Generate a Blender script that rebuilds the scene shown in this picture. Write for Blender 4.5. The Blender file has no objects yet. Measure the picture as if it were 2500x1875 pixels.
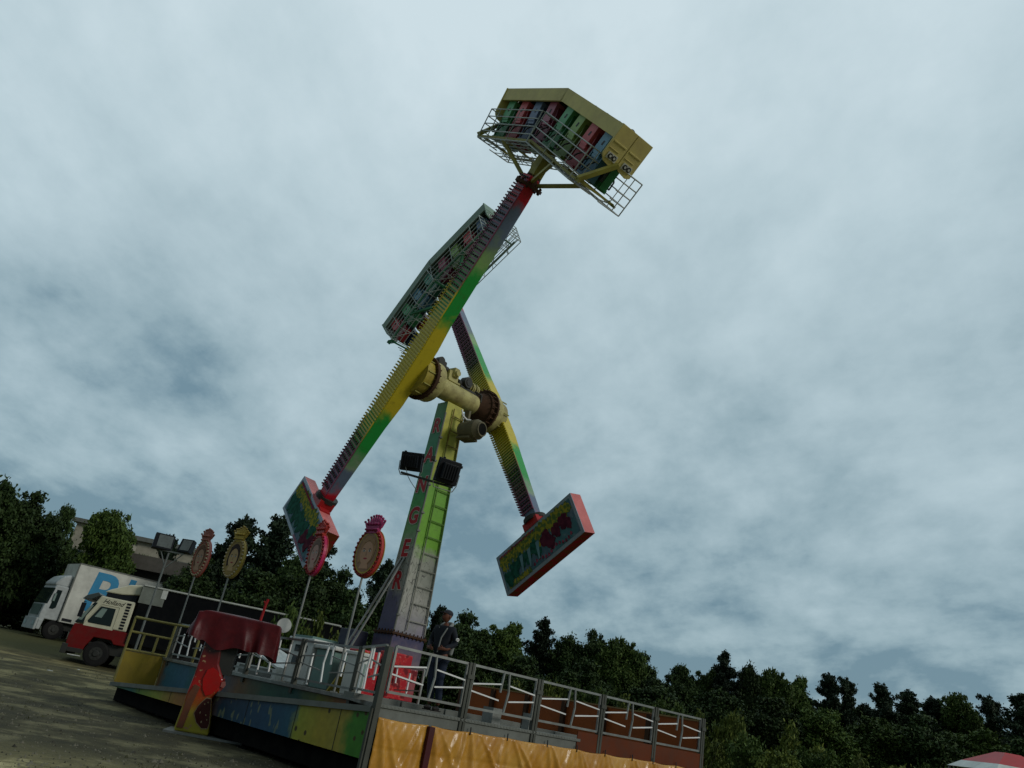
import bpy, bmesh, math, random
from mathutils import Vector, Matrix
import numpy as np
random.seed(7)
sc = bpy.context.scene
COL = sc.collection
V = Vector
R = math.radians

# ------------------------------------------------------------------ camera
FPX, ROLL, HOR, CH = 1880.0, R(10.8), 795.0, 1.6
TH = math.atan(HOR / FPX)
Fv = V((0, math.cos(TH), math.sin(TH)))
U0 = V((1, 0, 0)).cross(Fv)
Rv = math.cos(ROLL) * V((1, 0, 0)) + math.sin(ROLL) * U0
Uv = -math.sin(ROLL) * V((1, 0, 0)) + math.cos(ROLL) * U0
CAM = V((0, 0, CH))
cd = bpy.data.cameras.new('camera')
cam = bpy.data.objects.new('camera', cd)
COL.objects.link(cam)
cam.matrix_world = Matrix(((Rv.x, Uv.x, -Fv.x, 0), (Rv.y, Uv.y, -Fv.y, 0), (Rv.z, Uv.z, -Fv.z, CH), (0, 0, 0, 1)))
cd.sensor_fit = 'HORIZONTAL'
cd.sensor_width = 36
cd.lens = 36 * FPX / 2500
cd.clip_end = 2000
sc.camera = cam
sc.render.resolution_x, sc.render.resolution_y = 1024, 768

# ------------------------------------------------------------------ light
SUN_DIR = V((0.80, -0.40, 0.45)).normalized()      # from the scene towards the bright part of the cloud
EL = math.asin(SUN_DIR.z)
sl = bpy.data.lights.new('sun', 'SUN')
sl.energy = 1.1
sl.angle = R(16)
sl.color = (1.0, 0.97, 0.90)
sun = bpy.data.objects.new('sun', sl)
COL.objects.link(sun)
sun.rotation_euler = SUN_DIR.to_track_quat('Z', 'Y').to_euler()

world = bpy.data.worlds.new('World')
sc.world = world
world.use_nodes = True
nt = world.node_tree
nt.nodes.clear()
N = nt.nodes.new
L = nt.links.new
out = N('ShaderNodeOutputWorld'); bg = N('ShaderNodeBackground'); bg.inputs['Strength'].default_value = 0.1
L(bg.outputs[0], out.inputs[0])
sky = N('ShaderNodeTexSky'); sky.sky_type = 'NISHITA'; sky.sun_disc = False
sky.sun_elevation = EL; sky.sun_rotation = math.atan2(SUN_DIR.x, SUN_DIR.y)
tc = N('ShaderNodeTexCoord'); sep = N('ShaderNodeSeparateXYZ'); L(tc.outputs['Generated'], sep.inputs[0])
def wmath(op, a, b=None, clamp=False):
    n = N('ShaderNodeMath'); n.operation = op; n.use_clamp = clamp
    for i, v in enumerate((a, b)):
        if v is None: continue
        if isinstance(v, (int, float)): n.inputs[i].default_value = v
        else: L(v, n.inputs[i])
    return n.outputs[0]
zc = wmath('ADD', wmath('MAXIMUM', sep.outputs[2], 0.0), 0.34)
cx = wmath('DIVIDE', sep.outputs[0], zc); cy = wmath('DIVIDE', sep.outputs[1], zc)
comb = N('ShaderNodeCombineXYZ'); L(cx, comb.inputs[0]); L(cy, comb.inputs[1])
mp = N('ShaderNodeMapping'); L(comb.outputs[0], mp.inputs[0])
mp.inputs['Rotation'].default_value = (0, 0, R(35)); mp.inputs['Scale'].default_value = (1.25, 0.95, 1)
n1 = N('ShaderNodeTexNoise'); n1.inputs['Scale'].default_value = 1.9; n1.inputs['Detail'].default_value = 7; n1.inputs['Roughness'].default_value = .58; n1.inputs['Distortion'].default_value = .15
L(mp.outputs[0], n1.inputs['Vector'])
n2 = N('ShaderNodeTexNoise'); n2.inputs['Scale'].default_value = 0.75; n2.inputs['Detail'].default_value = 3
mp2 = N('ShaderNodeMapping'); L(comb.outputs[0], mp2.inputs[0]); mp2.inputs['Location'].default_value = (3.1, 1.7, 0)
L(mp2.outputs[0], n2.inputs['Vector'])
n3 = N('ShaderNodeTexNoise'); n3.inputs['Scale'].default_value = 5.5; n3.inputs['Detail'].default_value = 6; n3.inputs['Roughness'].default_value = .6; L(mp.outputs[0], n3.inputs['Vector'])
cl = wmath('ADD', wmath('MULTIPLY', n1.outputs[0], 0.45), wmath('ADD', wmath('MULTIPLY', n2.outputs[0], 0.36), wmath('MULTIPLY', n3.outputs[0], 0.19)))
# cloud deck is brighter overhead, darker towards the horizon
elev = wmath('MULTIPLY', wmath('SUBTRACT', sep.outputs[2], 0.12), 0.74)
side = wmath('MULTIPLY', sep.outputs[0], 0.02)
cl = wmath('ADD', wmath('MULTIPLY', wmath('SUBTRACT', cl, 0.5), 1.75), 0.5)
br = wmath('SUBTRACT', wmath('ADD', wmath('ADD', cl, elev), side), 0.06)
cr = N('ShaderNodeValToRGB'); L(br, cr.inputs[0])
els = cr.color_ramp.elements
els[0].position = 0.38; els[0].color = (0.155, 0.255, 0.315, 1)
els[1].position = 1.0; els[1].color = (0.62, 0.74, 0.79, 1)
for p, c in ((0.50, (0.29, 0.405, 0.455, 1)), (0.62, (0.39, 0.51, 0.56, 1)), (0.78, (0.49, 0.615, 0.665, 1))):
    e = els.new(p); e.color = c
sc10 = N('ShaderNodeMixRGB'); sc10.blend_type = 'MULTIPLY'; sc10.inputs[0].default_value = 1
L(cr.outputs[0], sc10.inputs[1]); sc10.inputs[2].default_value = (10.4, 10.4, 10.4, 1)
# unseen sky behind the viewer dimmed, added to deepen shade on facing surfaces
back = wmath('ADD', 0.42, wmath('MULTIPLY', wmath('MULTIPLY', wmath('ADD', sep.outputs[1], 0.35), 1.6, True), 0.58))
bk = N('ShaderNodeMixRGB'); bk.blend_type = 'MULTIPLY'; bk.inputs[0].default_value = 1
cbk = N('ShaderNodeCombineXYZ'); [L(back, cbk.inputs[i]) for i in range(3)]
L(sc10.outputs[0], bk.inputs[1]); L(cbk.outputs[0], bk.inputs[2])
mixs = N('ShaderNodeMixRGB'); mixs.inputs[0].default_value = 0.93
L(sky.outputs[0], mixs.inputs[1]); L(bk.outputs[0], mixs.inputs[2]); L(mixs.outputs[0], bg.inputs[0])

sc.view_settings.view_transform = 'Standard'
sc.view_settings.look = 'None'
sc.view_settings.exposure = 0.0
sc.view_settings.gamma = 1
sc.render.engine = 'CYCLES'
sc.cycles.max_bounces = 6

# ------------------------------------------------------------------ helpers
def ray(x, y): return Fv + Rv * ((x - 1250) / FPX) - Uv * ((y - 937.5) / FPX)
def at(x, y, Y):
    r = ray(x, y); return CAM + r * (Y / r.y)
def atZ(x, y, z):
    r = ray(x, y); return CAM + r * ((z - CH) / r.z)
AZ = R(48)
UR = V((math.sin(AZ), math.cos(AZ), 0)); UL = V((-math.cos(AZ), math.sin(AZ), 0)); UZ = V((0, 0, 1))

def frame(o, x, y, z):
    return Matrix(((x.x, y.x, z.x, o.x), (x.y, y.y, z.y, o.y), (x.z, y.z, z.z, o.z), (0, 0, 0, 1)))

WORLD = {}
def link(o, parent, mw):
    COL.objects.link(o)
    WORLD[o] = mw.copy()
    if parent is not None:
        o.parent = parent
        o.matrix_parent_inverse = Matrix.Identity(4)
        o.matrix_basis = WORLD[parent].inverted() @ mw
    else:
        o.matrix_basis = mw
    return o

def tag(o, label=None, cat=None, group=None, kind=None):
    if label: o['label'] = label
    if cat: o['category'] = cat
    if group: o['group'] = group
    if kind: o['kind'] = kind
    return o

def thing(name, label, cat, mw, group=None):
    o = bpy.data.objects.new(name, None); o.empty_display_size = .2
    if isinstance(mw, Vector): mw = Matrix.Translation(mw)
    link(o, None, mw)
    return tag(o, label, cat, group)

class MB:
    def __init__(s): s.v = []; s.f = []; s.m = []; s.smooth = []
    def add(s, vs, fs, m=0, sm=False):
        b = len(s.v); s.v += [tuple(v) for v in vs]
        for f in fs: s.f.append([i + b for i in f]); s.m.append(m); s.smooth.append(sm)
    def box(s, a, b, m=0, mt=None):
        x0, y0, z0 = a; x1, y1, z1 = b
        vs = [V(p) for p in ((x0, y0, z0), (x1, y0, z0), (x1, y1, z0), (x0, y1, z0), (x0, y0, z1), (x1, y0, z1), (x1, y1, z1), (x0, y1, z1))]
        if mt: vs = [mt @ v for v in vs]
        s.add(vs, [(0, 3, 2, 1), (4, 5, 6, 7), (0, 1, 5, 4), (1, 2, 6, 5), (2, 3, 7, 6), (3, 0, 4, 7)], m)
    def beam(s, p, q, w, h=None, up=None, m=0):
        h = h or w; p = V(p); q = V(q); d = (q - p)
        if d.length < 1e-6: return
        d.normalize(); up = V(up) if up else (V((0, 0, 1)) if abs(d.z) < .9 else V((1, 0, 0)))
        x = d.cross(up).normalized(); y = x.cross(d)
        vs = [c + x * (i * w / 2) + y * (j * h / 2) for c in (p, q) for i, j in ((-1, -1), (1, -1), (1, 1), (-1, 1))]
        s.add(vs, [(3, 2, 1, 0), (4, 5, 6, 7), (0, 1, 5, 4), (1, 2, 6, 5), (2, 3, 7, 6), (3, 0, 4, 7)], m)
    def cone(s, p, q, r0, r1=None, n=12, m=0, cap=True, sm=True):
        r1 = r0 if r1 is None else r1; p = V(p); q = V(q); d = (q - p).normalized()
        a = V((0, 0, 1)) if abs(d.z) < .9 else V((1, 0, 0)); x = d.cross(a).normalized(); y = x.cross(d)
        vs = [c + (x * math.cos(t) + y * math.sin(t)) * r for c, r in ((p, r0), (q, r1)) for t in [2 * math.pi * i / n for i in range(n)]]
        s.add(vs, [(i, (i + 1) % n, n + (i + 1) % n, n + i) for i in range(n)], m, sm)
        if cap:
            s.add([vs[i] for i in range(n)], [tuple(range(n))[::-1]], m); s.add([vs[n + i] for i in range(n)], [tuple(range(n))], m)
    def tube(s, pts, r, n=6, m=0):
        for a, b in zip(pts[:-1], pts[1:]): s.cone(a, b, r, n=n, m=m)
    def ball(s, c, r, m=0, n=8, sc_=(1, 1, 1)):
        c = V(c); vs = []; fs = []
        k = max(4, n // 2 + 1)
        for i in range(k + 1):
            ph = math.pi * i / k
            for j in range(n):
                t = 2 * math.pi * j / n
                vs.append(c + V((math.sin(ph) * math.cos(t) * r * sc_[0], math.sin(ph) * math.sin(t) * r * sc_[1], math.cos(ph) * r * sc_[2])))
        for i in range(k):
            for j in range(n):
                fs.append((i * n + j, (i + 1) * n + j, (i + 1) * n + (j + 1) % n, i * n + (j + 1) % n))
        s.add(vs, fs, m, True)
    def prism(s, poly, z0, z1, m=0, mt=None):       # poly in xy
        n = len(poly); vs = [V((p[0], p[1], z0)) for p in poly] + [V((p[0], p[1], z1)) for p in poly]
        if mt: vs = [mt @ v for v in vs]
        s.add(vs, [tuple(range(n))[::-1], tuple(range(n, 2 * n))] + [(i, (i + 1) % n, n + (i + 1) % n, n + i) for i in range(n)], m)
    def quad(s, a, b, c, d, m=0): s.add([V(a), V(b), V(c), V(d)], [(0, 1, 2, 3)], m)
    def build(s, name, mats, parent=None, mw=None, bevel=0):
        me = bpy.data.meshes.new(name); me.from_pydata(s.v, [], s.f)
        if not isinstance(mats, (list, tuple)): mats = [mats]
        for q in mats: me.materials.append(q)
        me.polygons.foreach_set('material_index', s.m); me.polygons.foreach_set('use_smooth', s.smooth)
        me.update()
        bm = bmesh.new(); bm.from_mesh(me); bmesh.ops.remove_doubles(bm, verts=bm.verts, dist=1e-5) if len(s.v) < 30000 and not any(s.smooth) and False else None
        bmesh.ops.recalc_face_normals(bm, faces=bm.faces); bm.to_mesh(me); bm.free()
        o = bpy.data.objects.new(name, me)
        mw = mw if mw is not None else Matrix.Identity(4)
        if isinstance(mw, Vector): mw = Matrix.Translation(mw)
        link(o, parent, mw)
        if bevel:
            b = o.modifiers.new('bevel', 'BEVEL'); b.width = bevel; b.segments = 2; b.limit_method = 'ANGLE'
        return o

def nodes(name):
    m = bpy.data.materials.new(name); m.use_nodes = True
    t = m.node_tree; p = t.nodes['Principled BSDF']; p.inputs['Specular IOR Level'].default_value = .25
    return m, t, p
def lin(c): return tuple(((x / 255) / 12.92 if x / 255 <= .04045 else ((x / 255 + .055) / 1.055) ** 2.4) for x in c) + (1,)
def ramp(t, fac, stops, interp='LINEAR'):
    r = t.nodes.new('ShaderNodeValToRGB'); t.links.new(fac, r.inputs[0]); e = r.color_ramp.elements
    r.color_ramp.interpolation = interp
    e[0].position, e[0].color = stops[0][0], tuple(stops[0][1][:3]) + (1,)
    e[1].position, e[1].color = stops[-1][0], tuple(stops[-1][1][:3]) + (1,)
    for p, c in stops[1:-1]:
        x = e.new(p); x.color = tuple(c[:3]) + (1,)
    return r.outputs[0]
def noise(t, scale, detail=4, vec=None, rough=.55):
    n = t.nodes.new('ShaderNodeTexNoise'); n.inputs['Scale'].default_value = scale; n.inputs['Detail'].default_value = detail; n.inputs['Roughness'].default_value = rough
    if vec is None:
        c = t.nodes.new('ShaderNodeTexCoord'); vec = c.outputs['Object']
    t.links.new(vec, n.inputs['Vector']); return n.outputs[0]
def mixc(t, fac, a, b, mode='MIX'):
    x = t.nodes.new('ShaderNodeMixRGB'); x.blend_type = mode
    for i, v in enumerate((fac, a, b)):
        if isinstance(v, (int, float)): x.inputs[i].default_value = v
        elif isinstance(v, tuple): x.inputs[i].default_value = tuple(v[:3]) + (1,)
        else: t.links.new(v, x.inputs[i])
    return x.outputs[0]
def mth(t, op, a, b=None, clamp=False):
    n = t.nodes.new('ShaderNodeMath'); n.operation = op; n.use_clamp = clamp
    for i, v in enumerate((a, b)):
        if v is None: continue
        if isinstance(v, (int, float)): n.inputs[i].default_value = v
        else: t.links.new(v, n.inputs[i])
    return n.outputs[0]
def bump(t, p, h, s=.3, d=.01):
    b = t.nodes.new('ShaderNodeBump'); b.inputs['Strength'].default_value = s; b.inputs['Distance'].default_value = d
    t.links.new(h, b.inputs['Height']); t.links.new(b.outputs[0], p.inputs['Normal'])
def paint(name, c, rough=.5, metal=0, grime=.35, scale=3, grimec=(.05, .045, .035), coat=0, bumpk=.1, spec=.22):
    m, t, p = nodes(name)
    n = noise(t, scale, 8, rough=.65); f = ramp(t, n, [(.42, (0, 0, 0)), (.75, (1, 1, 1))])
    f2 = mth(t, 'MULTIPLY', f, grime)
    n2 = noise(t, scale * .35, 3); var = ramp(t, n2, [(.3, (.82, .82, .82)), (.7, (1.08, 1.08, 1.08))])
    base = mixc(t, 1.0, tuple(c), var, 'MULTIPLY')
    t.links.new(mixc(t, f2, base, grimec), p.inputs['Base Color'])
    p.inputs['Roughness'].default_value = rough; p.inputs['Metallic'].default_value = metal
    p.inputs['Specular IOR Level'].default_value = spec
    p.inputs['Coat Weight'].default_value = coat
    if bumpk: bump(t, p, n, bumpk)
    return m

M = {}
M['steel'] = paint('galvanised_steel', (.30, .31, .29), .45, .75, .5)
M['pipe'] = paint('pale_pipe', (.27, .28, .26), .4, .3, .3)
M['darksteel'] = paint('dark_steel', (.045, .047, .043), .6, .3, .5)
M['pitch'] = paint('shade_black', (.006, .006, .006), .95, 0, .2, spec=.05)  # matte black used to paint deep shade, coats the chassis too
M['post'] = paint('rail_post', (.085, .09, .075), .6, .3, .5)
M['white'] = paint('white_paint', (.62, .64, .60), .5, 0, .3)
M['whitebar'] = paint('white_bar', (.80, .80, .78), .35, 0, .1)
M['black'] = paint('black_plastic', (.008, .010, .014), .45, 0, .1)
M['rubber'] = paint('rubber', (.012, .012, .012), .85, 0, .2, bumpk=.3)
M['yellow'] = paint('yellow_paint', (.40, .32, .05), .5, 0, .6, 4, (.09, .06, .02))
M['yellowpale'] = paint('pale_yellow_paint', (.44, .40, .16), .55, 0, .75, 3.5, (.12, .08, .03))
M['cream'] = paint('cream_yellow', (.62, .54, .20), .6, 0, .4, 3, (.30, .22, .14))
M['olive'] = paint('olive_paint', (.30, .28, .06), .55, 0, .4)
M['rust'] = paint('rusty_dark_steel', (.07, .035, .018), .8, .2, .6, 6, (.02, .012, .008))
M['red'] = paint('red_paint', (.42, .018, .02), .45, 0, .25)
M['pink'] = paint('pink_red_paint', (.52, .06, .05), .5, 0, .25)
M['greenp'] = paint('green_paint', (.05, .22, .11), .5, 0, .4)
M['greengrey'] = paint('grey_green_paint', (.14, .20, .16), .55, 0, .3)
M['grey'] = paint('grey_paint', (.17, .18, .16), .6, 0, .4)
M['deck'] = paint('deck_plate', (.13, .13, .11), .6, .2, .6, 5)
M['orange'] = paint('orange_board', (.30, .072, .010), .6, 0, .35, 1.6, (.08, .03, .012))
M['maroon'] = paint('maroon_paint', (.07, .008, .012), .6)
M['glass'] = paint('dark_glass', (.012, .022, .022), .08, 0, .05, bumpk=0)
M['glasspale'] = paint('pale_glass', (.20, .27, .24), .15, 0, .1, bumpk=0)
M['teal'] = paint('teal_glass', (.16, .27, .24), .3, 0, .1)

# ------------------------------------------------------------------ ground
def gz(x, y):
    def ss(a, b, t):
        t = min(1, max(0, (t - a) / (b - a))); return t * t * (3 - 2 * t)
    d = y - .15 * x
    return .35 * ss(21, 33, d) + .72 * ss(37, 50, d)
gv, gf = [], []
xs = [-600, -300, -150, -90] + [-70 + 2 * i for i in range(71)] + [90, 150, 300, 600]
ys = [-60, -20] + [-4 + 1.5 * i for i in range(48)] + [90, 150, 300, 700]
for y in ys:
    for x in xs: gv.append((x, y, gz(x, y) + random.uniform(-.012, .012)))
nx = len(xs)
for j in range(len(ys) - 1):
    for i in range(nx - 1): gf.append((j * nx + i, j * nx + i + 1, (j + 1) * nx + i + 1, (j + 1) * nx + i))
m, t, p = nodes('gravel_ground')
n1 = noise(t, .8, 9, rough=.66); n2 = noise(t, 9, 8, rough=.7); n3 = noise(t, 60, 4)
base = ramp(t, n1, [(.40, (.034, .031, .016)), (.52, (.060, .054, .028)), (.62, (.15, .135, .080))])
base = mixc(t, .55, base, ramp(t, n2, [(.3, (.45, .45, .42)), (.7, (1.5, 1.5, 1.4))]), 'MULTIPLY')
base = mixc(t, .5, base, ramp(t, n3, [(.35, (.5, .5, .5)), (.65, (1.5, 1.5, 1.5))]), 'MULTIPLY')
tcn = t.nodes.new('ShaderNodeTexCoord'); sp = t.nodes.new('ShaderNodeSeparateXYZ'); t.links.new(tcn.outputs['Object'], sp.inputs[0])
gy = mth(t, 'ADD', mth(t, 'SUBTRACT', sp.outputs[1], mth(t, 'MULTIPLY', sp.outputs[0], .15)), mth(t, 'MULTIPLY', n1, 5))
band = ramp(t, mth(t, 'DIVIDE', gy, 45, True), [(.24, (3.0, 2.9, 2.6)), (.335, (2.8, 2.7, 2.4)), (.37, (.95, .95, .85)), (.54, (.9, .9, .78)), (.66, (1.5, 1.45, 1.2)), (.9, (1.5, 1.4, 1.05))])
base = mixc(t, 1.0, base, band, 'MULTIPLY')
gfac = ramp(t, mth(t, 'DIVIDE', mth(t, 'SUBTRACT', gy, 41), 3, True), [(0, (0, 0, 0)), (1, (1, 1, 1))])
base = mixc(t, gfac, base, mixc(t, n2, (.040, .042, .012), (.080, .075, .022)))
t.links.new(base, p.inputs['Base Color']); p.inputs['Roughness'].default_value = .95
bump(t, p, n3, .5, .02)
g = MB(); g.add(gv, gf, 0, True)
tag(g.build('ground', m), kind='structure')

# loose stones and weeds on the lot
stn = MB(); rg = random.Random(4)
for i in range(5200):
    dd = 9.5 + 20 * rg.random() ** 1.5; x_ = rg.uniform(-.62, .06) * dd; s_ = rg.uniform(.008, .028) * (1 if rg.random() > .06 else 2.0)
    z_ = gz(x_, dd); a = rg.uniform(0, 6.28)
    P = [V((x_ + math.cos(a + k * 1.57) * s_ * rg.uniform(.6, 1.2), dd + math.sin(a + k * 1.57) * s_ * rg.uniform(.6, 1.2), z_ - .005)) for k in range(4)]
    stn.add(P + [V((x_ + rg.uniform(-.3, .3) * s_, dd, z_ + s_ * rg.uniform(.5, 1.0)))], [(0, 1, 4), (1, 2, 4), (2, 3, 4), (3, 0, 4)], 0 if rg.random() > .35 else 1)
tag(stn.build('gravel_stones', [paint('stone_pale', (.16, .15, .11), .9), paint('stone_dark', (.045, .042, .03), .9)]), kind='stuff')
wd_ = MB()
for i in range(900):
    dd = 10 + 26 * rg.random() ** 1.3; x_ = rg.uniform(-.66, .02) * dd; z_ = gz(x_, dd)
    if math.sin(x_ * 1.3) + math.sin(dd * .9 + x_) < .35: continue
    for k in range(5):
        a = rg.uniform(0, 6.28); h_ = rg.uniform(.02, .07); q_ = V((x_ + rg.uniform(-.05, .05), dd + rg.uniform(-.05, .05), z_)); e_ = V((math.cos(a), math.sin(a), 0)) * .006
        wd_.add([q_ - e_, q_ + e_, q_ + V((math.cos(a + 1) * h_ * .6, math.sin(a + 1) * h_ * .6, h_))], [(0, 1, 2)])
tag(wd_.build('weeds', paint('weed', (.05, .055, .015), .9)), kind='stuff')

# small litter on the gravel
litter = [((168, 1627), .09), ((115, 1652), .07), ((185, 1652), .05), ((180, 1626), .05)]
for i, ((px, py), s) in enumerate(litter):
    q = atZ(px, py, .12); q.z = gz(q.x, q.y)
    b = MB(); b.prism([(-s, -s * .7), (s * 1.1, -s), (s * .9, s * .6), (-s * .2, s), (-s, s * .5)], .01, .03)
    tag(b.build('paper_scrap', M['white'], None, Matrix.Translation(q) @ Matrix.Rotation(i, 4, 'Z')), 'pale paper scrap lying on the gravel in front of the red truck', 'litter', 'paper scraps on the gravel')

# ------------------------------------------------------------------ ride frame
def rotbasis(d, rv):
    tt = d.cross(UR)
    Mx = Matrix((( d.x, tt.x, UR.x), (d.y, tt.y, UR.y), (d.z, tt.z, UR.z)))
    a, b, c = rv
    return Mx @ Matrix.Rotation(a, 3, 'X') @ Matrix.Rotation(b, 3, 'Y') @ Matrix.Rotation(c, 3, 'Z')
def m4(m3, o): 
    r = m3.to_4x4(); r.translation = o; return r
H1A = at(1012, 912, 20)
_r = ray(1215, 990); H1B = CAM + _r * ((H1A - CAM).dot(UL) / _r.dot(UL))
H2A = at(1003, 922, 20)
H2B = CAM + _r * ((H2A - CAM).dot(UL) / _r.dot(UL))
dAu = (-.532 * UL + .847 * UZ).normalized(); dBu = (.545 * UL + .838 * UZ).normalized()
GA = m4(rotbasis(dAu, (.04, .07, -.12)), H1A)
GB = m4(rotbasis(dBu, (.03, -.02, .08)), H1B)
CA = m4(rotbasis(-dAu, (-.11, .04, -.04)), H2A)
CB = m4(rotbasis(-dBu, (-.17, -.09, -.08)), H2B)
TC = at(1003, 922, 20) + UR * 1.6                  # centre of the axle
TC.z = 9.85
D = 1.38
ride = thing('pendulum_ride', 'tall two-armed pendulum fairground ride with a green and yellow lettered tower', 'fairground ride', V((TC.x, TC.y, D)))

# tower: tapering column
TF = frame(V((TC.x, TC.y, 0)), UR, UL, UZ)
def tower_mat(name, left):
    m, t, p = nodes(name)
    c = t.nodes.new('ShaderNodeTexCoord'); s = t.nodes.new('ShaderNodeSeparateXYZ'); t.links.new(c.outputs['Object'], s.inputs[0])
    n = noise(t, 2.2, 5); n5 = noise(t, .9, 3)
    z = mth(t, 'ADD', s.outputs[2], mth(t, 'MULTIPLY', mth(t, 'SUBTRACT', n, .5), 1.2))
    f = mth(t, 'DIVIDE', mth(t, 'SUBTRACT', z, 3), 7)
    if left:
        st = [(0, (.09, .08, .17)), (.10, (.12, .11, .19)), (.15, (.32, .33, .30)), (.30, (.34, .35, .30)), (.37, (.16, .34, .14)), (.5, (.06, .34, .08)), (.62, (.06, .27, .14)), (.8, (.06, .26, .14)), (1, (.16, .32, .10))]
    else:
        st = [(0, (.24, .22, .28)), (.10, (.36, .36, .33)), (.27, (.36, .37, .32)), (.33, (.16, .38, .03)), (.56, (.15, .37, .04)), (.66, (.36, .37, .04)), (1, (.46, .42, .07))]
    col = ramp(t, f, st)
    col = mixc(t, .5, col, ramp(t, n5, [(.35, (.6, .7, .6)), (.65, (1.2, 1.15, 1.1))]), 'MULTIPLY')
    # painted branching cracks on the pale foot
    mpn = t.nodes.new('ShaderNodeMapping'); t.links.new(c.outputs['Object'], mpn.inputs[0]); mpn.inputs['Scale'].default_value = (1, 1, .35)
    vo = t.nodes.new('ShaderNodeTexVoronoi'); vo.feature = 'DISTANCE_TO_EDGE'; vo.inputs['Scale'].default_value = 4.2
    wv = t.nodes.new('ShaderNodeVectorMath'); wv.operation = 'ADD'
    nn = t.nodes.new('ShaderNodeTexNoise'); nn.inputs['Scale'].default_value = 3; t.links.new(mpn.outputs[0], nn.inputs['Vector'])
    t.links.new(mpn.outputs[0], wv.inputs[0]); t.links.new(nn.outputs['Color'], wv.inputs[1]); t.links.new(wv.outputs[0], vo.inputs['Vector'])
    ln = ramp(t, vo.outputs['Distance'], [(.012, (1, 1, 1)), (.03, (0, 0, 0))])
    zone = ramp(t, f, [(.02, (0, 0, 0)), (.08, (1, 1, 1)), (.30, (1, 1, 1)), (.36, (0, 0, 0))])
    col = mixc(t, mth(t, 'MULTIPLY', mth(t, 'MULTIPLY', ln, zone), .8), col, (.06, .06, .06))
    g2 = noise(t, 7, 8, rough=.7)
    col = mixc(t, mth(t, 'MULTIPLY', ramp(t, g2, [(.5, (0, 0, 0)), (.8, (1, 1, 1))]), .5), col, (.06, .06, .03))
    t.links.new(col, p.inputs['Base Color']); p.inputs['Roughness'].default_value = .5; bump(t, p, g2, .15)
    return m
TL = tower_mat('tower_side_paint', True); TR_ = tower_mat('tower_front_paint', False)
def trow(z):                        # half sizes of the column at height z
    k = (z - 3) / 6.4
    return .50 - .19 * k, .345 - .115 * k
def tp(u, v, z): return V((u, v, z))
b = MB(); zs = [3.0, 5.0, 7.0, 8.6, 9.45]
for i in range(4):
    a0, b0 = trow(zs[i]); a1, b1 = trow(zs[i + 1])
    z0, z1 = zs[i], zs[i + 1]
    q = [(-a0, -b0, z0), (a0, -b0, z0), (a0, b0, z0), (-a0, b0, z0), (-a1, -b1, z1), (a1, -b1, z1), (a1, b1, z1), (-a1, b1, z1)]
    b.add(q, [(0, 1, 5, 4)], 1); b.add(q, [(1, 2, 6, 5), (2, 3, 7, 6)], 0); b.add(q, [(3, 0, 4, 7)], 0)
b.add([(-.31, -.23, 9.45), (.31, -.23, 9.45), (.31, .23, 9.45), (-.31, .23, 9.45), (-.5, -.5, 3), (.5, -.5, 3), (.5, .345, 3), (-.5, .345, 3)], [(0, 1, 2, 3)], 1)
b.build('tower', [TL, TR_], ride, TF)
# edge strips and conduit
b = MB(); a0, b0 = trow(3); a1, b1 = trow(9.2)
b.beam((-a0 - .01, -b0 - .015, 2.6), (-a1 - .01, -b1 - .015, 9.1), .035, .035)
b.beam((a0 + .01, -b0 - .015, 3.0), (a1 + .01, -b1 - .015, 9.1), .03, .03)
for z in (3.4, 5.6, 6.1, 6.9, 7.6, 8.3):
    a2, b2 = trow(z); b.box((-a2 - .05, -b2 - .06, z), (-a2 + .05, -b2 + .0, z + .05), 0)
b.build('edge_conduit', M['grey'], ride, TF)
# service ladder on the front face
b = MB()
for uu in (-.30, .62):
    p0 = V((uu * trow(3.1)[0], -trow(3.1)[1] - .05, 3.1)); p1 = V((uu * trow(9.4)[0] * 1.0 + .04, -trow(9.4)[1] - .05, 9.3))
    b.beam(p0, p1, .022)
k = 3.35
lad0 = lambda z: (V((-.30 * trow(z)[0] + .02, -trow(z)[1] - .055, z)), V((.95 * trow(z)[0], -trow(z)[1] - .055, z)))
b = MB()
for i in range(2):
    b.beam(lad0(3.1)[i], lad0(9.3)[i], .028)
while k < 9.25:
    q = lad0(k); b.beam(q[0], q[1], .024); k += .44
m, t, p = nodes('ladder_paint')
c = t.nodes.new('ShaderNodeTexCoord'); s = t.nodes.new('ShaderNodeSeparateXYZ'); t.links.new(c.outputs['Object'], s.inputs[0])
t.links.new(ramp(t, mth(t, 'DIVIDE', mth(t, 'SUBTRACT', s.outputs[2], 3), 7), [(.3, (.26, .26, .22)), (.37, (.07, .16, .02)), (.65, (.08, .15, .02)), (.75, (.17, .13, .02))]), p.inputs['Base Color']); p.inputs['Roughness'].default_value = .6
b.build('ladder', m, ride, TF)
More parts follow.
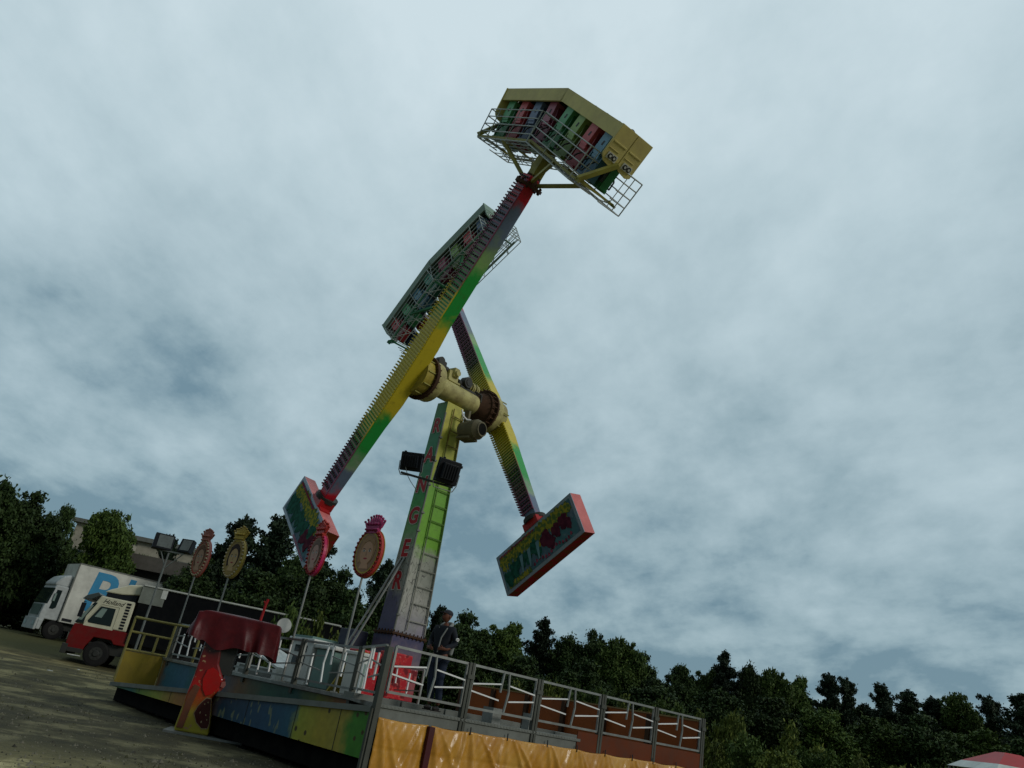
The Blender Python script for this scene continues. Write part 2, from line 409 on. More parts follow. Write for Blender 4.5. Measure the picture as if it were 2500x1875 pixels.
# hinge collar and foot of the tower
b = MB()
b.box((-.57, -.42, 2.95), (.57, .42, 3.0)); 
for i in range(9): b.cone((-.52 + i * .13, -.40, 2.91), (-.52 + i * .13, -.40, 3.05), .02, n=6)
for i in range(6): b.cone((-.55, -.32 + i * .13, 2.91), (-.55, -.32 + i * .13, 3.05), .02, n=6)
b.build('bolted_collar', M['rust'], ride, TF)
m, t, p = nodes('foot_paint')
c = t.nodes.new('ShaderNodeTexCoord'); s = t.nodes.new('ShaderNodeSeparateXYZ'); t.links.new(c.outputs['Object'], s.inputs[0])
n = noise(t, 5, 5); zz = mth(t, 'ADD', s.outputs[2], mth(t, 'MULTIPLY', mth(t, 'SUBTRACT', n, .5), .9))
t.links.new(ramp(t, mth(t, 'DIVIDE', mth(t, 'SUBTRACT', zz, 1.4), 1.6), [(.1, (.30, .02, .03)), (.35, (.28, .10, .11)), (.6, (.16, .12, .15)), (.95, (.05, .05, .11))]), p.inputs['Base Color'])
b = MB(); b.box((-.52, -.38, D), (.52, .42, 2.93)); b.build('tower_foot', m, ride, TF)
m, t, p = nodes('red_pattern')
n = noise(t, 4, 3); n2_ = noise(t, 14, 2)
cc = ramp(t, n, [(.47, (.40, .012, .02)), (.53, (.52, .03, .03)), (.62, (.16, .01, .015))])
cc = mixc(t, ramp(t, n2_, [(.60, (0, 0, 0)), (.66, (1, 1, 1))]), cc, (.50, .14, .12))
t.links.new(cc, p.inputs['Base Color']); p.inputs['Roughness'].default_value = .35
redpat = m
b = MB()
b.box((-1.72, -.95, D), (-1.12, -.42, 2.40)); b.box((-.82, -.95, D), (-.18, -.42, 2.50)); b.box((-1.12, -.62, D), (-.82, -.45, 2.3), 1)
b.prism([(-.18, -.95), (.1, -.9), (.12, -.6), (-.18, -.5)], 1.9, 2.2)
b.build('red_housing', [redpat, M['darksteel']], ride, TF, .03)
b = MB(); b.box((-1.1, .5, D), (-.62, 1.1, 2.9))
b.build('side_housing', paint('navy', (.03, .034, .06)), ride, TF, .02)

# diagonal brace pair
b = MB(); pA = V((-.36, .0, 4.9))
qw = at(838, 1578, 20.4); inv = TF.inverted(); ql = inv @ qw; ql.z = 2.1
for du in (-.07, .07):
    b.cone(pA + V((-.1, du, 0)), ql + V((0, du * 1.6, 0)), .03, n=8)
ln_ = ql - pA
for i in range(1, 9):
    w = pA + ln_ * (i / 9); b.beam(w + V((0, -.08, 0)), w + V((0, .08, .0)), .02)
b.beam(ql + V((0, -.3, -.05)), ql + V((0, .3, -.05)), .08); b.beam(ql, V((ql.x, ql.y, D)), .08)
b.build('diagonal_brace', M['steel'], ride, TF)

# letters
def text_mesh(txt, size, extrude=.004, offset=0, shear=0, sx=1):
    cu = bpy.data.curves.new('t', 'FONT'); cu.body = txt; cu.size = size; cu.extrude = extrude; cu.offset = offset; cu.shear = shear
    cu.align_x = 'CENTER'; cu.align_y = 'CENTER'; cu.resolution_u = 4
    ob = bpy.data.objects.new('t', cu); COL.objects.link(ob)
    dg = bpy.context.evaluated_depsgraph_get(); dg.update()
    me = bpy.data.meshes.new_from_object(ob.evaluated_get(dg)); bpy.data.objects.remove(ob)
    if sx != 1:
        for v in me.vertices: v.co.x *= sx
    return me
def text(name, txt, size, mats, parent, mw, extrude=.004, offset=0, outline=0, shear=0, sx=1, outmat=None):
    me = text_mesh(txt, size, extrude, offset, shear, sx)
    me.materials.clear(); me.materials.append(mats)
    if outline:
        m2 = text_mesh(txt, size, extrude * .5, offset + outline, shear, sx)
        bm = bmesh.new(); bm.from_mesh(me)
        k = len(bm.faces); bm.from_mesh(m2); bm.faces.ensure_lookup_table()
        for i, f in enumerate(bm.faces): f.material_index = 0 if i < k else 1
        bm.to_mesh(me); bm.free(); me.materials.append(outmat)
    o = bpy.data.objects.new(name, me); me.name = name
    return link(o, parent, mw)
letred = paint('letter_red', (.40, .012, .016), .5, 0, .15)
LZ = (8.70, 7.80, 6.92, 6.03, 5.13, 4.27)
letwhite = paint('letter_white', (.55, .55, .50), .6, 0, .2)
a0, b0 = trow(3); a1, b1 = trow(9.2)
for ch, z in zip('RANGER', LZ):
    aa, bb = trow(z)
    o = TF @ V((-aa - .012, 0, z))
    # face on the -UR side: text x runs along -UL (to the viewer's right), y up
    tilt = (TF.to_3x3() @ V(((a0 - a1) / 6.2, 0, 1))).normalized()
    xx = -UL; zn = xx.cross(tilt).normalized()
    sz = .60 + .05 * (8.2 - z) / 4
    text('letter', ch, sz, letred, ride, frame(o, xx, tilt, zn), .006, .022, .02, 0, .86 + .1 * (8.2 - z) / 4, letwhite)

# floodlights on a cross bar
FB = at(1045, 1165, 19.2)
def flood(px, py, Y, yaw, w=.56, h=.46, tiltv=.25):
    c = at(px, py, Y)
    z = (Matrix.Rotation(yaw, 3, 'Z') @ V((0, -1, 0)))
    x = V((0, 0, 1)).cross(z).normalized()
    y = z.cross(x)
    rot = Matrix.Rotation(tiltv, 3, x); y = rot @ y; z = rot @ z
    F = frame(c, x, y, z)
    b = MB()
    b.prism([(-w / 2, -h / 2), (w / 2, -h / 2), (w / 2, h / 2), (-w / 2, h / 2)], -.06, .06)
    b.prism([(-w * .36, -h * .34), (w * .36, -h * .34), (w * .36, h * .34), (-w * .36, h * .34)], .06, .17)
    for i in range(6): b.box((-w * .34 + i * w * .12, -h * .3, .17), (-w * .34 + i * w * .12 + .012, h * .3, .2))
    b.box((-w * .53, -h * .53, -.085), (w * .53, h * .53, -.05))
    b.box((w * .5, h * .3, -.05), (w * .58, h * .42, .03)); b.box((-w * .4, h * .5, -.02), (-w * .3, h * .58, .03))
    o = b.build('floodlight', M['black'], ride, F, .01)
    b = MB(); b.box((-w * .46, -h * .46, -.095), (w * .46, h * .46, -.087)); b.build('lens', M['glasspale'], o, F)
    b = MB()
    for s_ in (-1, 1): b.tube([V((s_ * w * .56, 0, 0)), V((s_ * w * .56, -h * .5, 0)), V((s_ * w * .45, -h * .78, 0))], .012)
    b.tube([V((-w * .45, -h * .78, 0)), V((w * .45, -h * .78, 0))], .012)
    b.build('bracket', M['pipe'], o, F)
    return c
flood(1005, 1127, 19.3, R(-12))
flood(1094, 1152, 18.8, R(25), .58, .58)
b = MB(); q0 = at(979, 1153, 19.2); q1 = at(1105, 1190, 18.9); b.beam(q0, q1, .05, .05)
b.box((-.05, -.05, -.05), (.05, .05, .05), 0, Matrix.Translation(at(1058, 1119, 18.9)))
b.build('cross_bar', M['darksteel'], ride)
b = MB(); pts = [at(990 + 30 * s, 1140 + 60 * (s ** .6), 19.2) for s in (0, .2, .4, .6, .8, 1)]; b.tube(pts, .009, 5); b.build('cable', M['pipe'], ride)

# arms --------------------------------------------------------------
def arm_mat(name, stops, grime=.3):
    m, t, p = nodes(name)
    c = t.nodes.new('ShaderNodeTexCoord'); s = t.nodes.new('ShaderNodeSeparateXYZ'); t.links.new(c.outputs['Object'], s.inputs[0])
    n = noise(t, 2.0, 4); x = mth(t, 'ADD', s.outputs[0], mth(t, 'MULTIPLY', mth(t, 'SUBTRACT', n, .5), 1.3))
    f = mth(t, 'DIVIDE', mth(t, 'ADD', x, 5), 12)
    col = ramp(t, f, [((a + 5) / 12, c_) for a, c_ in stops])
    g2 = noise(t, 5, 10, rough=.78)
    col = mixc(t, mth(t, 'MULTIPLY', ramp(t, g2, [(.54, (0, 0, 0)), (.66, (1, 1, 1))]), grime), col, (.07, .05, .02))
    t.links.new(col, p.inputs['Base Color']); p.inputs['Roughness'].default_value = .4; bump(t, p, g2, .1)
    return m
Y_, G_, S_, P_, R_ = (.52, .42, .025), (.02, .30, .05), (.11, .15, .22), (.18, .05, .10), (.46, .010, .025)
GL = (.22, .38, .13)
armside = arm_mat('arm_side_paint', [(-4.6, R_), (-4.1, R_), (-3.75, S_), (-3.4, S_), (-3.0, (.22, .30, .20)), (-2.5, G_), (-1.6, G_), (-1.2, Y_), (1.4, Y_), (1.9, G_), (3.1, G_), (3.6, GL), (4.1, (.15, .22, .15)), (4.5, S_), (5.2, S_), (5.5, R_), (6.4, R_)])
armrib = arm_mat('arm_rung_paint', [(-4.6, R_), (-4.0, P_), (-2.7, P_), (-2.3, (.20, .20, .06)), (-1.8, Y_), (2.6, Y_), (3.0, (.17, .09, .07)), (4.0, P_), (6.2, P_), (6.4, R_)], .2)
armrib2 = arm_mat('arm_rung_paint_far', [(-4.6, P_), (-3.6, P_), (-2.3, (.14, .10, .07)), (-1.5, Y_), (1.7, Y_), (2.6, (.13, .10, .06)), (3.4, P_), (6.4, P_)], .2)
def arm(PU, PL, name_mat_side, name_mat_rib, halfw, thick, holes):
    d = (PU - PL).normalized()
    tt = d.cross(UR).normalized(); nn = d.cross(tt) * 1.0
    if nn.dot(UR) < 0: nn = -nn
    # origin at hub: where the axle passes
    return d, tt, nn
def make_arm(PU, PL, hub, far=False):
    d = (PU - PL).normalized(); tt = d.cross(UR).normalized(); nn = d.cross(tt).normalized()
    if nn.dot(UR) < 0: nn = -nn
    tt = nn.cross(d)
    O = PL + d * (hub - PL).dot(d)
    F = frame(O, d, tt, nn)
    lo = (PL - O).dot(d); hi = (PU - O).dot(d)
    w, n0, n1 = (.25, -.20, .15) if far else (.28, -.22, .19)
    b = MB()
    secs = [(lo, .66, .7), (lo + .35, .76, .8), (-1.7, 1, 1), (-.9, 1.08, 1.15), (.9, 1.08, 1.15), (1.7, 1, 1), (hi - .7, .86, .88), (hi - .1, .76, .8)]
    ring = []
    for x, kw, kn in secs: ring.append([V((x, -w * kw, n0)), V((x, w * kw, n0)), V((x, w * kw, n0 + (n1 - n0) * kn)), V((x, -w * kw, n0 + (n1 - n0) * kn))])
    vs = [v for r_ in ring for v in r_]; fs = []
    for i in range(len(ring) - 1):
        for j in range(4): fs.append((i * 4 + j, i * 4 + (j + 1) % 4, i * 4 + 4 + (j + 1) % 4, i * 4 + 4 + j))
    fs += [(3, 2, 1, 0), tuple(len(vs) - 4 + k for k in range(4))]
    b.add(vs, fs)
    A = b.build('arm', armside, ride, F, .02)
    b = MB(); x = lo + .45
    def kk(x):
        for (xa, ka, _), (xb, kb, _) in zip(secs[:-1], secs[1:]):
            if xa <= x <= xb: return ka + (kb - ka) * (x - xa) / (xb - xa)
        return secs[-1][1]
    while x < hi - .12:
        e = w * kk(x); 
        sgn = EDGE
        b.box((x, -e - (.045 if sgn < 0 else 0), n0 - .028), (x + .045, e * .97 + (.045 if sgn > 0 else 0), n0 - .002))
        tip = (-e - .045) if sgn < 0 else (e + .045)
        b.cone((x + .022, tip, n0 - .06), (x + .022, tip, n0 + .01), .025, n=6)
        x += .095
    for sx in (-1, 1): b.beam((lo + .4, sx * w * kk(lo + .4) * .98, n0 - .02), (-1.7, sx * w * .98, n0 - .02), .03, .03); b.beam((1.7, sx * w * .98, n0 - .02), (hi - .7, sx * w * kk(hi - .7) * .98, n0 - .02), .03, .03)
    x = lo + .5
    while x < hi - .2:
        if abs(x) > 2.2:
            for yy in [q_ * kk(x) * w for q_ in (-.62, -.2, .22, .64)]: b.cone((x + .06, yy, n0 - .06), (x + .06, yy, n0 - .03), .028, n=6, m=1)
        x += .19
    b.build('light_rungs', [armrib2 if far else armrib, M['darksteel']], A, F)
    return A, F, lo, hi
PUA = GA @ V((6.35, 0, 0)); PLA = CA @ V((4.35, 0, 0))
PUB = GB @ V((6.35, 0, 0)); PLB = CB @ V((4.35, 0, 0))
HA = at(1003, 899, 20); HB = HA + UR * 3.3
HB = at(1206, 1000, HB.y)
EDGE = -1
aA, FA, loA, hiA = make_arm(PUA, PLA, HA)
aB, FB_, loB, hiB = make_arm(PUB, PLB, HB, True)

# axle with gear drums
axo = FA.translation; axe = FB_.translation; ax = (axe - axo); axl = ax.length; ax.normalize()
AX = frame(axo, ax, UZ.cross(ax).normalized(), ax.cross(UZ.cross(ax)).normalized())
b = MB()
b.cone((.15, 0, 0), (.46, 0, 0), .56, n=28)
for i in range(10):
    a = 2 * math.pi * i / 10; y, z = math.cos(a) * .575, math.sin(a) * .575
    b.beam((.18, y, z), (.45, y, z), .03, .03, m=1)
b.build('gear_drum', [M['yellow'], M['olive']], ride, AX)
for rr_ in (((.46, .54, .66), (.54, .58, .64)), ((axl - .95, axl - .80, .55), (axl - .80, axl - .74, .66))):
    b = MB()
    for x0_, x1_, r_ in rr_: b.cone((x0_, 0, 0), (x1_, 0, 0), r_, n=32)
    for i in range(22):
        a = 2 * math.pi * i / 22; y, z = math.cos(a) * .62, math.sin(a) * .62; b.cone((rr_[0][0] - .03, y, z), (rr_[1][1] + .05, y, z), .018, n=6)
    b.build('slewing_ring', M['rust'], ride, AX)
b = MB(); b.cone((.58, 0, 0), (.88, 0, 0), .60, .60, n=28); b.cone((.88, 0, 0), (1.16, 0, 0), .60, .30, n=28); b.cone((1.16, 0, 0), (axl - 1.25, 0, 0), .30, n=24)
b.cone((axl - 1.25, 0, 0), (axl - .95, 0, 0), .30, .5, n=24, m=1)
b.cone((axl - .74, 0, 0), (axl - .45, 0, 0), .60, .60, n=28); b.cone((axl - .45, 0, 0), (axl - .12, 0, 0), .5, n=28)
b.build('axle_tube', [M['yellowpale'], M['rust']], ride, AX)
b = MB()    # boxed frame around far drum
for k in range(8):
    a = k * math.pi / 4; a2 = a + math.pi / 4
    b.beam((axl - .42, math.cos(a) * .56, math.sin(a) * .56), (axl - .42, math.cos(a2) * .56, math.sin(a2) * .56), .03); b.beam((axl - .42, math.cos(a) * .56, math.sin(a) * .56), (axl - .15, math.cos(a) * .56, math.sin(a) * .56), .03)
b.build('drum_guard', M['olive'], ride, AX)
# motors on top of the axle
b = MB()
b.cone((1.25, .05, .50), (1.25, .05, .78), .12, n=12, m=1); b.cone((1.1, .05, .62), (1.45, .05, .62), .10, n=12, m=1); b.cone((1.04, .05, .72), (1.04, -.12, .72), .13, n=14, m=1)
b.box((1.42, -.12, .34), (1.82, .22, .62)); b.box((1.55, -.2, .45), (1.75, .1, .72)); b.box((1.4, -.16, .28), (1.9, .2, .34)); b.cone((1.65, -.2, .56), (1.65, -.27, .56), .09, n=10)
b.cone((1.9, 0, .42), (2.2, 0, .42), .11, n=12, m=1); b.cone((2.2, 0, .5), (2.2, -.2, .5), .17, n=14, m=1); b.cone((2.2, -.2, .5), (2.2, -.22, .5), .10, n=14, m=1)
for i in range(5): b.cone((2.38 + i * .09, 0, .47), (2.42 + i * .09, 0, .47), .16 + .02 * (i % 2), n=14)
b.cone((2.3, 0, .47), (2.85, 0, .47), .09, n=10, m=1)
b.box((1.95, -.14, .26), (2.75, .2, .34), 1)
b.tube([V((2.6, -.1, .4)), V((2.8, -.25, .3)), V((2.75, -.3, .05))], .03, m=1)
b.build('drive_motors', [M['yellowpale'], M['darksteel']], ride, AX, .01)
# hanging blower below the axle
bc = at(1149, 1050, 20.6)
BX = frame(bc, V((.78, -.62, 0)).normalized(), V((.62, .78, 0)).normalized(), UZ)
b = MB(); b.cone((-.30, 0, -.02), (.26, 0, 0), .25, .29, n=20); b.cone((.26, 0, 0), (.38, 0, 0), .29, .22, n=20); b.cone((.38, 0, 0), (.42, 0, 0), .22, .21, n=20)
b.cone((.422, 0, 0), (.426, 0, 0), .17, n=20, m=1)  # flat black disc painting the shade inside the opening
b.box((-.3, -.04, .24), (-.15, .04, .6)); b.box((-.30, -.2, -.30), (.15, .2, -.24))
b.build('blower', [paint('grimy_olive', (.16, .14, .08), .7, 0, .7), M['pitch']], ride, BX)
b = MB(); b.tube([at(1128, 1000, 20.2), at(1130, 1015, 20.2), at(1140, 1025, 20.3), at(1150, 1026, 20.3)], .025); b.build('hose', M['whitebar'], ride)

# gondolas ----------------------------------------------------------
def seat_paints(c): 
    c = tuple(x * 1.7 for x in c)
    return paint('seat_shell', c, .4, 0, .2), paint('seat_head', tuple(min(1, x * 1.9 + .07) for x in c), .4, 0, .15)
SC = dict(green=seat_paints((.02, .115, .045)), red=seat_paints((.17, .015, .02)), blue=seat_paints((.025, .08, .12)), maroon=seat_paints((.10, .012, .03)),
          lime=seat_paints((.075, .13, .025)), navy=seat_paints((.02, .04, .08)), teal=seat_paints((.015, .09, .065)))
def seat_mesh(key):
    b = MB(); sh, hd = 0, 1
    w = .245
    # local frame: x outward (a), y width (t), z away from spine
    b.prism([(6.84, -w), (7.95, -w), (7.95, w), (6.84, w)], .06, .12, 0)
    for s_ in (-1, 1): b.prism([(6.85, s_ * w), (7.85, s_ * w), (7.6, s_ * (w + .05)), (6.85, s_ * (w + .05))], .10, .36, 0)
    b.prism([(6.84, -w + .03), (7.40, -w + .03), (7.40, w - .03), (6.84, w - .03)], .12, .34, 0)
    b.prism([(6.80, -w), (6.90, -w), (6.90, w), (6.80, w)], .12, .42, 0)
    b.prism([(7.42, -.14), (7.55, -.2), (7.98, -.2), (7.98, .16), (7.42, .16)], .12, .42, 1)
    b.prism([(7.34, -.14), (7.50, -.14), (7.50, .16), (7.34, .16)], .30, .40, 1)
    b.prism([(7.66, -.045), (7.78, -.03), (7.78, .04), (7.66, .03)], .42, .425, 2)
    o = b
    return o
GROUPS = {}
def gondola(F, roofmat, beammat, keys, cagemat, name_label):
    G = bpy.data.objects.new('gondola', None); G.empty_display_size = .2
    link(G, ride, F @ Matrix.Translation((6.35, 0, 0))); tag(G, name_label)
    # NOTE local axes: x outward, y = t, z = n (towards +UR)
    T = 3.12
    TH2 = math.atan2(.46, T)
    HF = {sg: F @ Matrix.Translation((8.62, 0, 0)) @ Matrix.Rotation(sg * TH2, 4, 'Z') @ Matrix.Translation((-8.62, 0, 0)) for sg in (-1, 1)}
    L2 = math.hypot(.46, T)
    b = MB()
    inv_ = F.inverted()
    for sg in (-1, 1):
        Q = inv_ @ HF[sg]
        for (a_, c_) in (((8.26, 0, -.50), (8.62, L2, -.44)), ((8.26, 0, .44), (8.62, L2, .50)), ((8.575, 0, -.44), (8.62, L2, .44))):
            y0_, y1_ = sorted((0, sg * L2)); b.box((a_[0], y0_, a_[2]), (c_[0], y1_, c_[2]), 0, Q)
    rf = b.build('roof_shell', roofmat, G, F)
    for k in range(-4, 5):
        if k == 0: continue
        y = k * .68; sg = 1 if k > 0 else -1
        b = MB(); b.ball((8.64, y, .1), .075, n=8, sc_=(.6, 1, 1)); b.build('roof_lamp', M['darksteel'], rf, HF[sg])
    for s_ in (-1, 1):
        Fh = HF[s_]; X0 = .44
        b = MB(); y0, y1 = (L2, L2 + .05) if s_ > 0 else (-L2 - .05, -L2)
        for z0, z1 in ((-.52, -.01), (.01, .52)):
            P = [(7.36, z0 + .04), (7.28, z0 + .12), (7.24, z1 - .12), (7.30, z1), (8.19, z1), (8.19, z0), (7.42, z0)]
            P = [(x + X0, z) for x, z in P]
            b.add([(x, y0, z) for x, z in P] + [(x, y1, z) for x, z in P], [tuple(range(7)), tuple(range(13, 6, -1))] + [(i, (i + 1) % 7, 7 + (i + 1) % 7, 7 + i) for i in range(7)])
        yo = y1 if s_ > 0 else y0
        for z in (-.26, .26):
            ya, yb = sorted((yo, yo + .015 * s_)); b.box((7.76 + X0, ya, z - .2), (7.80 + X0, yb, z + .2)); b.box((7.60 + X0, ya, z - .21), (7.62 + X0, yb, z + .1))
        ep = b.build('end_plate', roofmat, G, Fh, .008)
        for z in (-.26, .26):
            b = MB(); ya, yb = sorted((yo, yo + .02 * s_))
            b.box((7.37 + X0, ya, z - .15), (7.53 + X0, yb, z + .15), 0)
            for dz in (-.065, .065): b.cone((7.45 + X0, yo, z + dz), (7.45 + X0, yo + .035 * s_, z + dz), .062, n=14, m=1); b.cone((7.45 + X0, yo + .035 * s_, z + dz), (7.45 + X0, yo + .045 * s_, z + dz), .03, n=10, m=0)
            b.build('lamp_pair', [M['white'], M['darksteel']], ep, Fh)
    b = MB()
    for sg in (-1, 1):
        y0_, y1_ = sorted((sg * .12, sg * 3.06)); b.box((7.3, y0_, -.04), (8.57, y1_, .04), 0, inv_ @ HF[sg])
    b.build('spine_wall', paint('spine', (.02, .03, .03)), G, F)
    for side in (-1, 1):
        for k in range(8):
            key = keys[k]; y = (k - 3.5) * (1 if side < 0 else -1); sg = 1 if y > 0 else -1
            y = sg * (.52 + (abs(y) - .5) * .735)
            b = seat_mesh(key)
            Lm = Matrix(((1, 0, 0, .31), (0, side, 0, y), (0, 0, .88 * side, 0), (0, 0, 0, 1)))
            Fs = HF[sg] @ Lm
            key_m = 'seat_' + key
            if key_m not in GROUPS:
                o = b.build('seat', [SC[key][0], SC[key][1], M['black']], G, Fs, .02); GROUPS[key_m] = o.data
            else:
                o = bpy.data.objects.new('seat', GROUPS[key_m]); link(o, G, Fs); bv = o.modifiers.new('bevel', 'BEVEL'); bv.width = .02; bv.segments = 2; bv.limit_method = 'ANGLE'
            b = MB(); b.tube([V((7.30, -.15, .34)), V((7.15, -.16, .50)), V((6.95, -.12, .54)), V((6.95, .12, .54)), V((7.15, .16, .50)), V((7.30, .15, .34))], .022)
            if 'restraint' not in GROUPS:
                r_ = b.build('restraint_bar', M['darksteel'], o, Fs); GROUPS['restraint'] = r_.data
            else: link(bpy.data.objects.new('restraint_bar', GROUPS['restraint']), o, Fs)
    # wire cages
    for side in (-1, 1):
        for half in (-1, 1):
            b = MB(); y0, y1 = .22 * half, (3.0 if side < 0 else 3.45) * half
            zf, zb = .74 * side, .22 * side; A0, A1 = 6.92, 7.82
            r = .0165
            for i in range(5):
                a = A0 + i * (A1 - A0) / 4
                b.tube([V((a, y0, zf)), V((a, y1, zf)), V((a, y1, zb))], r, 5)
                if i in (0, 4): b.tube([V((a, y0, zf)), V((a, y0, zb))], r, 5)
            for i in range(6):
                y = y0 + (y1 - y0) * i / 5
                if i in (0, 5): b.tube([V((A0, y, 0)), V((A0, y, zf)), V((A1, y, zf))], r, 5)
                elif i in (2, 4): b.tube([V((A0, y, 0)), V((A0, y, zf)), V((A1, y, zf))], r * .7, 5)
                else: b.tube([V((A0, y, 0)), V((A0, y, zf))], r * .7, 5)
            for i in range(1, 4):
                z = zf * i / 4; b.tube([V((A0, y0, z)), V((A0, y1, z))], r * .8, 5)
            b.tube([V((A0, y1, (zf + zb) / 2)), V((A1, y1, (zf + zb) / 2))], r * .8, 5)
            for i in range(4):
                y = y0 + (y1 - y0) * (i + .5) / 4
                b.tube([V((A0 + .03, y - .1, .30 * side)), V((A0 + .16, y - .14, .45 * side)), V((A0 + .07, y + .12, .6 * side)), V((A0 + .03, y + .1, .35 * side))], r * .8, 5)
                b.tube([V((A0, y - .3, .1 * side)), V((A0, y + .3, zf))], r * .7, 5)
            b.build('wire_cage', cagemat, G, HF[half])
    # floor frame
    b = MB()
    b.box((6.2, -.15, -.15), (8.45, .15, .15))
    for z in (-.62, .62):
        b.beam((7.0, 0, z), (6.56, 3.0, z), .06, .05, m=1); b.beam((7.0, 0, z), (6.56, -3.0, z), .06, .05, m=1)
    b.beam((6.92, 0, -.66), (6.92, 0, .66), .08, .08)
    for s_ in (-1, 1):
        b.beam((6.60, s_ * 2.95, -.66), (7.36, s_ * 3.12, -.02), .11, .11)
        b.beam((6.60, s_ * 2.85, -.66), (6.60, s_ * 2.85, .66), .05, .05)
        for z in (-1, 1):
            b.beam((6.05, s_ * .05, z * .05), (6.76, s_ * 1.55, z * .60), .085, .085)
        b.beam((6.76, s_ * 1.55, -.62), (6.76, s_ * 1.55, .62), .05, .05)
    b.build('floor_frame', [beammat, beammat], G, F)
    b = MB(); b.cone((5.98, 0, 0), (6.06, 0, 0), .40, n=20); b.cone((6.06, 0, 0), (6.32, 0, 0), .26, .2, n=16)
    for i in range(10):
        a = i * math.pi / 5; b.cone((5.93, math.cos(a) * .34, math.sin(a) * .34), (6.12, math.cos(a) * .34, math.sin(a) * .34), .03, n=6)
    b.build('mounting_flange', M['rust'], G, F)
    return G
gondola(GA, M['cream'], M['olive'], ['blue', 'red', 'lime', 'green', 'maroon', 'navy', 'red', 'green'], paint('cage_paint', (.42, .46, .44), .5, .1, .2), 'yellow roofed gondola raised at the top')
gondola(GB, paint('grey_green_roof', (.20, .30, .23), .55, 0, .3), M['greenp'], ['navy', 'red', 'lime', 'maroon', 'teal', 'blue', 'green', 'red'], paint('cage_paint_pale', (.42, .48, .46), .5, .1, .2), 'green roofed gondola partly behind the near arm')

# counterweights ----------------------------------------------------
def panel_mat(name, seedv):
    m, t, p = nodes(name)
    c = t.nodes.new('ShaderNodeTexCoord'); mpn = t.nodes.new('ShaderNodeMapping'); t.links.new(c.outputs['Object'], mpn.inputs[0]); mpn.inputs['Location'].default_value = (seedv, seedv * .7, 0)
    s = t.nodes.new('ShaderNodeSeparateXYZ'); t.links.new(c.outputs['Object'], s.inputs[0])
    n = noise(t, 2.4, 3, mpn.outputs[0]); n2 = noise(t, 18, 3, mpn.outputs[0]); n3 = noise(t, 5, 4, mpn.outputs[0])
    col = mixc(t, ramp(t, n, [(.45, (0, 0, 0)), (.55, (1, 1, 1))]), (.08, .13, .17), (.06, .15, .17))
    t.links.new(mixc(t, mth(t, 'MULTIPLY', ramp(t, n3, [(.5, (0, 0, 0)), (.62, (1, 1, 1))]), .5), col, (.20, .25, .28)), p.inputs['Base Color']); p.inputs['Roughness'].default_value = .85; p.inputs['Specular IOR Level'].default_value = .05
    return m
frm = paint('silver_blue_frame', (.24, .29, .34), .4, .2, .2)
ochre = None
def speck(name, a, b_, sc_=30):
    m, t, p = nodes(name); n = noise(t, sc_, 3)
    t.links.new(mixc(t, ramp(t, n, [(.42, (0, 0, 0)), (.56, (1, 1, 1))]), a, b_), p.inputs['Base Color']); p.inputs['Roughness'].default_value = .85; p.inputs['Specular IOR Level'].default_value = .05; return m
ochre = speck('ochre_paint', (.30, .26, .03), (.08, .13, .04), 12)
pgreen = speck('green_figure_paint', (.012, .06, .04), (.02, .10, .07), 8)
pwine = speck('wine_figure_paint', (.06, .012, .025), (.10, .02, .035), 9)
magenta = speck('magenta_lamps', (.38, .015, .08), (.18, .01, .05), 14)
topred = paint('lit_red_side', (.60, .17, .16), .5, 0, .3, 4, (.25, .05, .05))  # casing red paled to pink, light painted into the upper and end faces
botred = speck('red_mottled', (.24, .015, .018), (.14, .04, .012), 5)
def blob(b, cx, cy, r, z0, z1, m, rnd, squash=1.0, ang=0, lob=7):
    P = []
    for i in range(lob * 4):
        a = 2 * math.pi * i / (lob * 4); rr = r * (1.05 + .16 * math.sin(a * 3 + cx * 9) + .10 * math.sin(a * 7 + cy * 31) + rnd.uniform(-.05, .05))
        x, y = math.cos(a) * rr, math.sin(a) * rr * squash
        P.append((cx + x * math.cos(ang) - y * math.sin(ang), cy + x * math.sin(ang) + y * math.cos(ang)))
    b.prism(P, z0, z1, m)
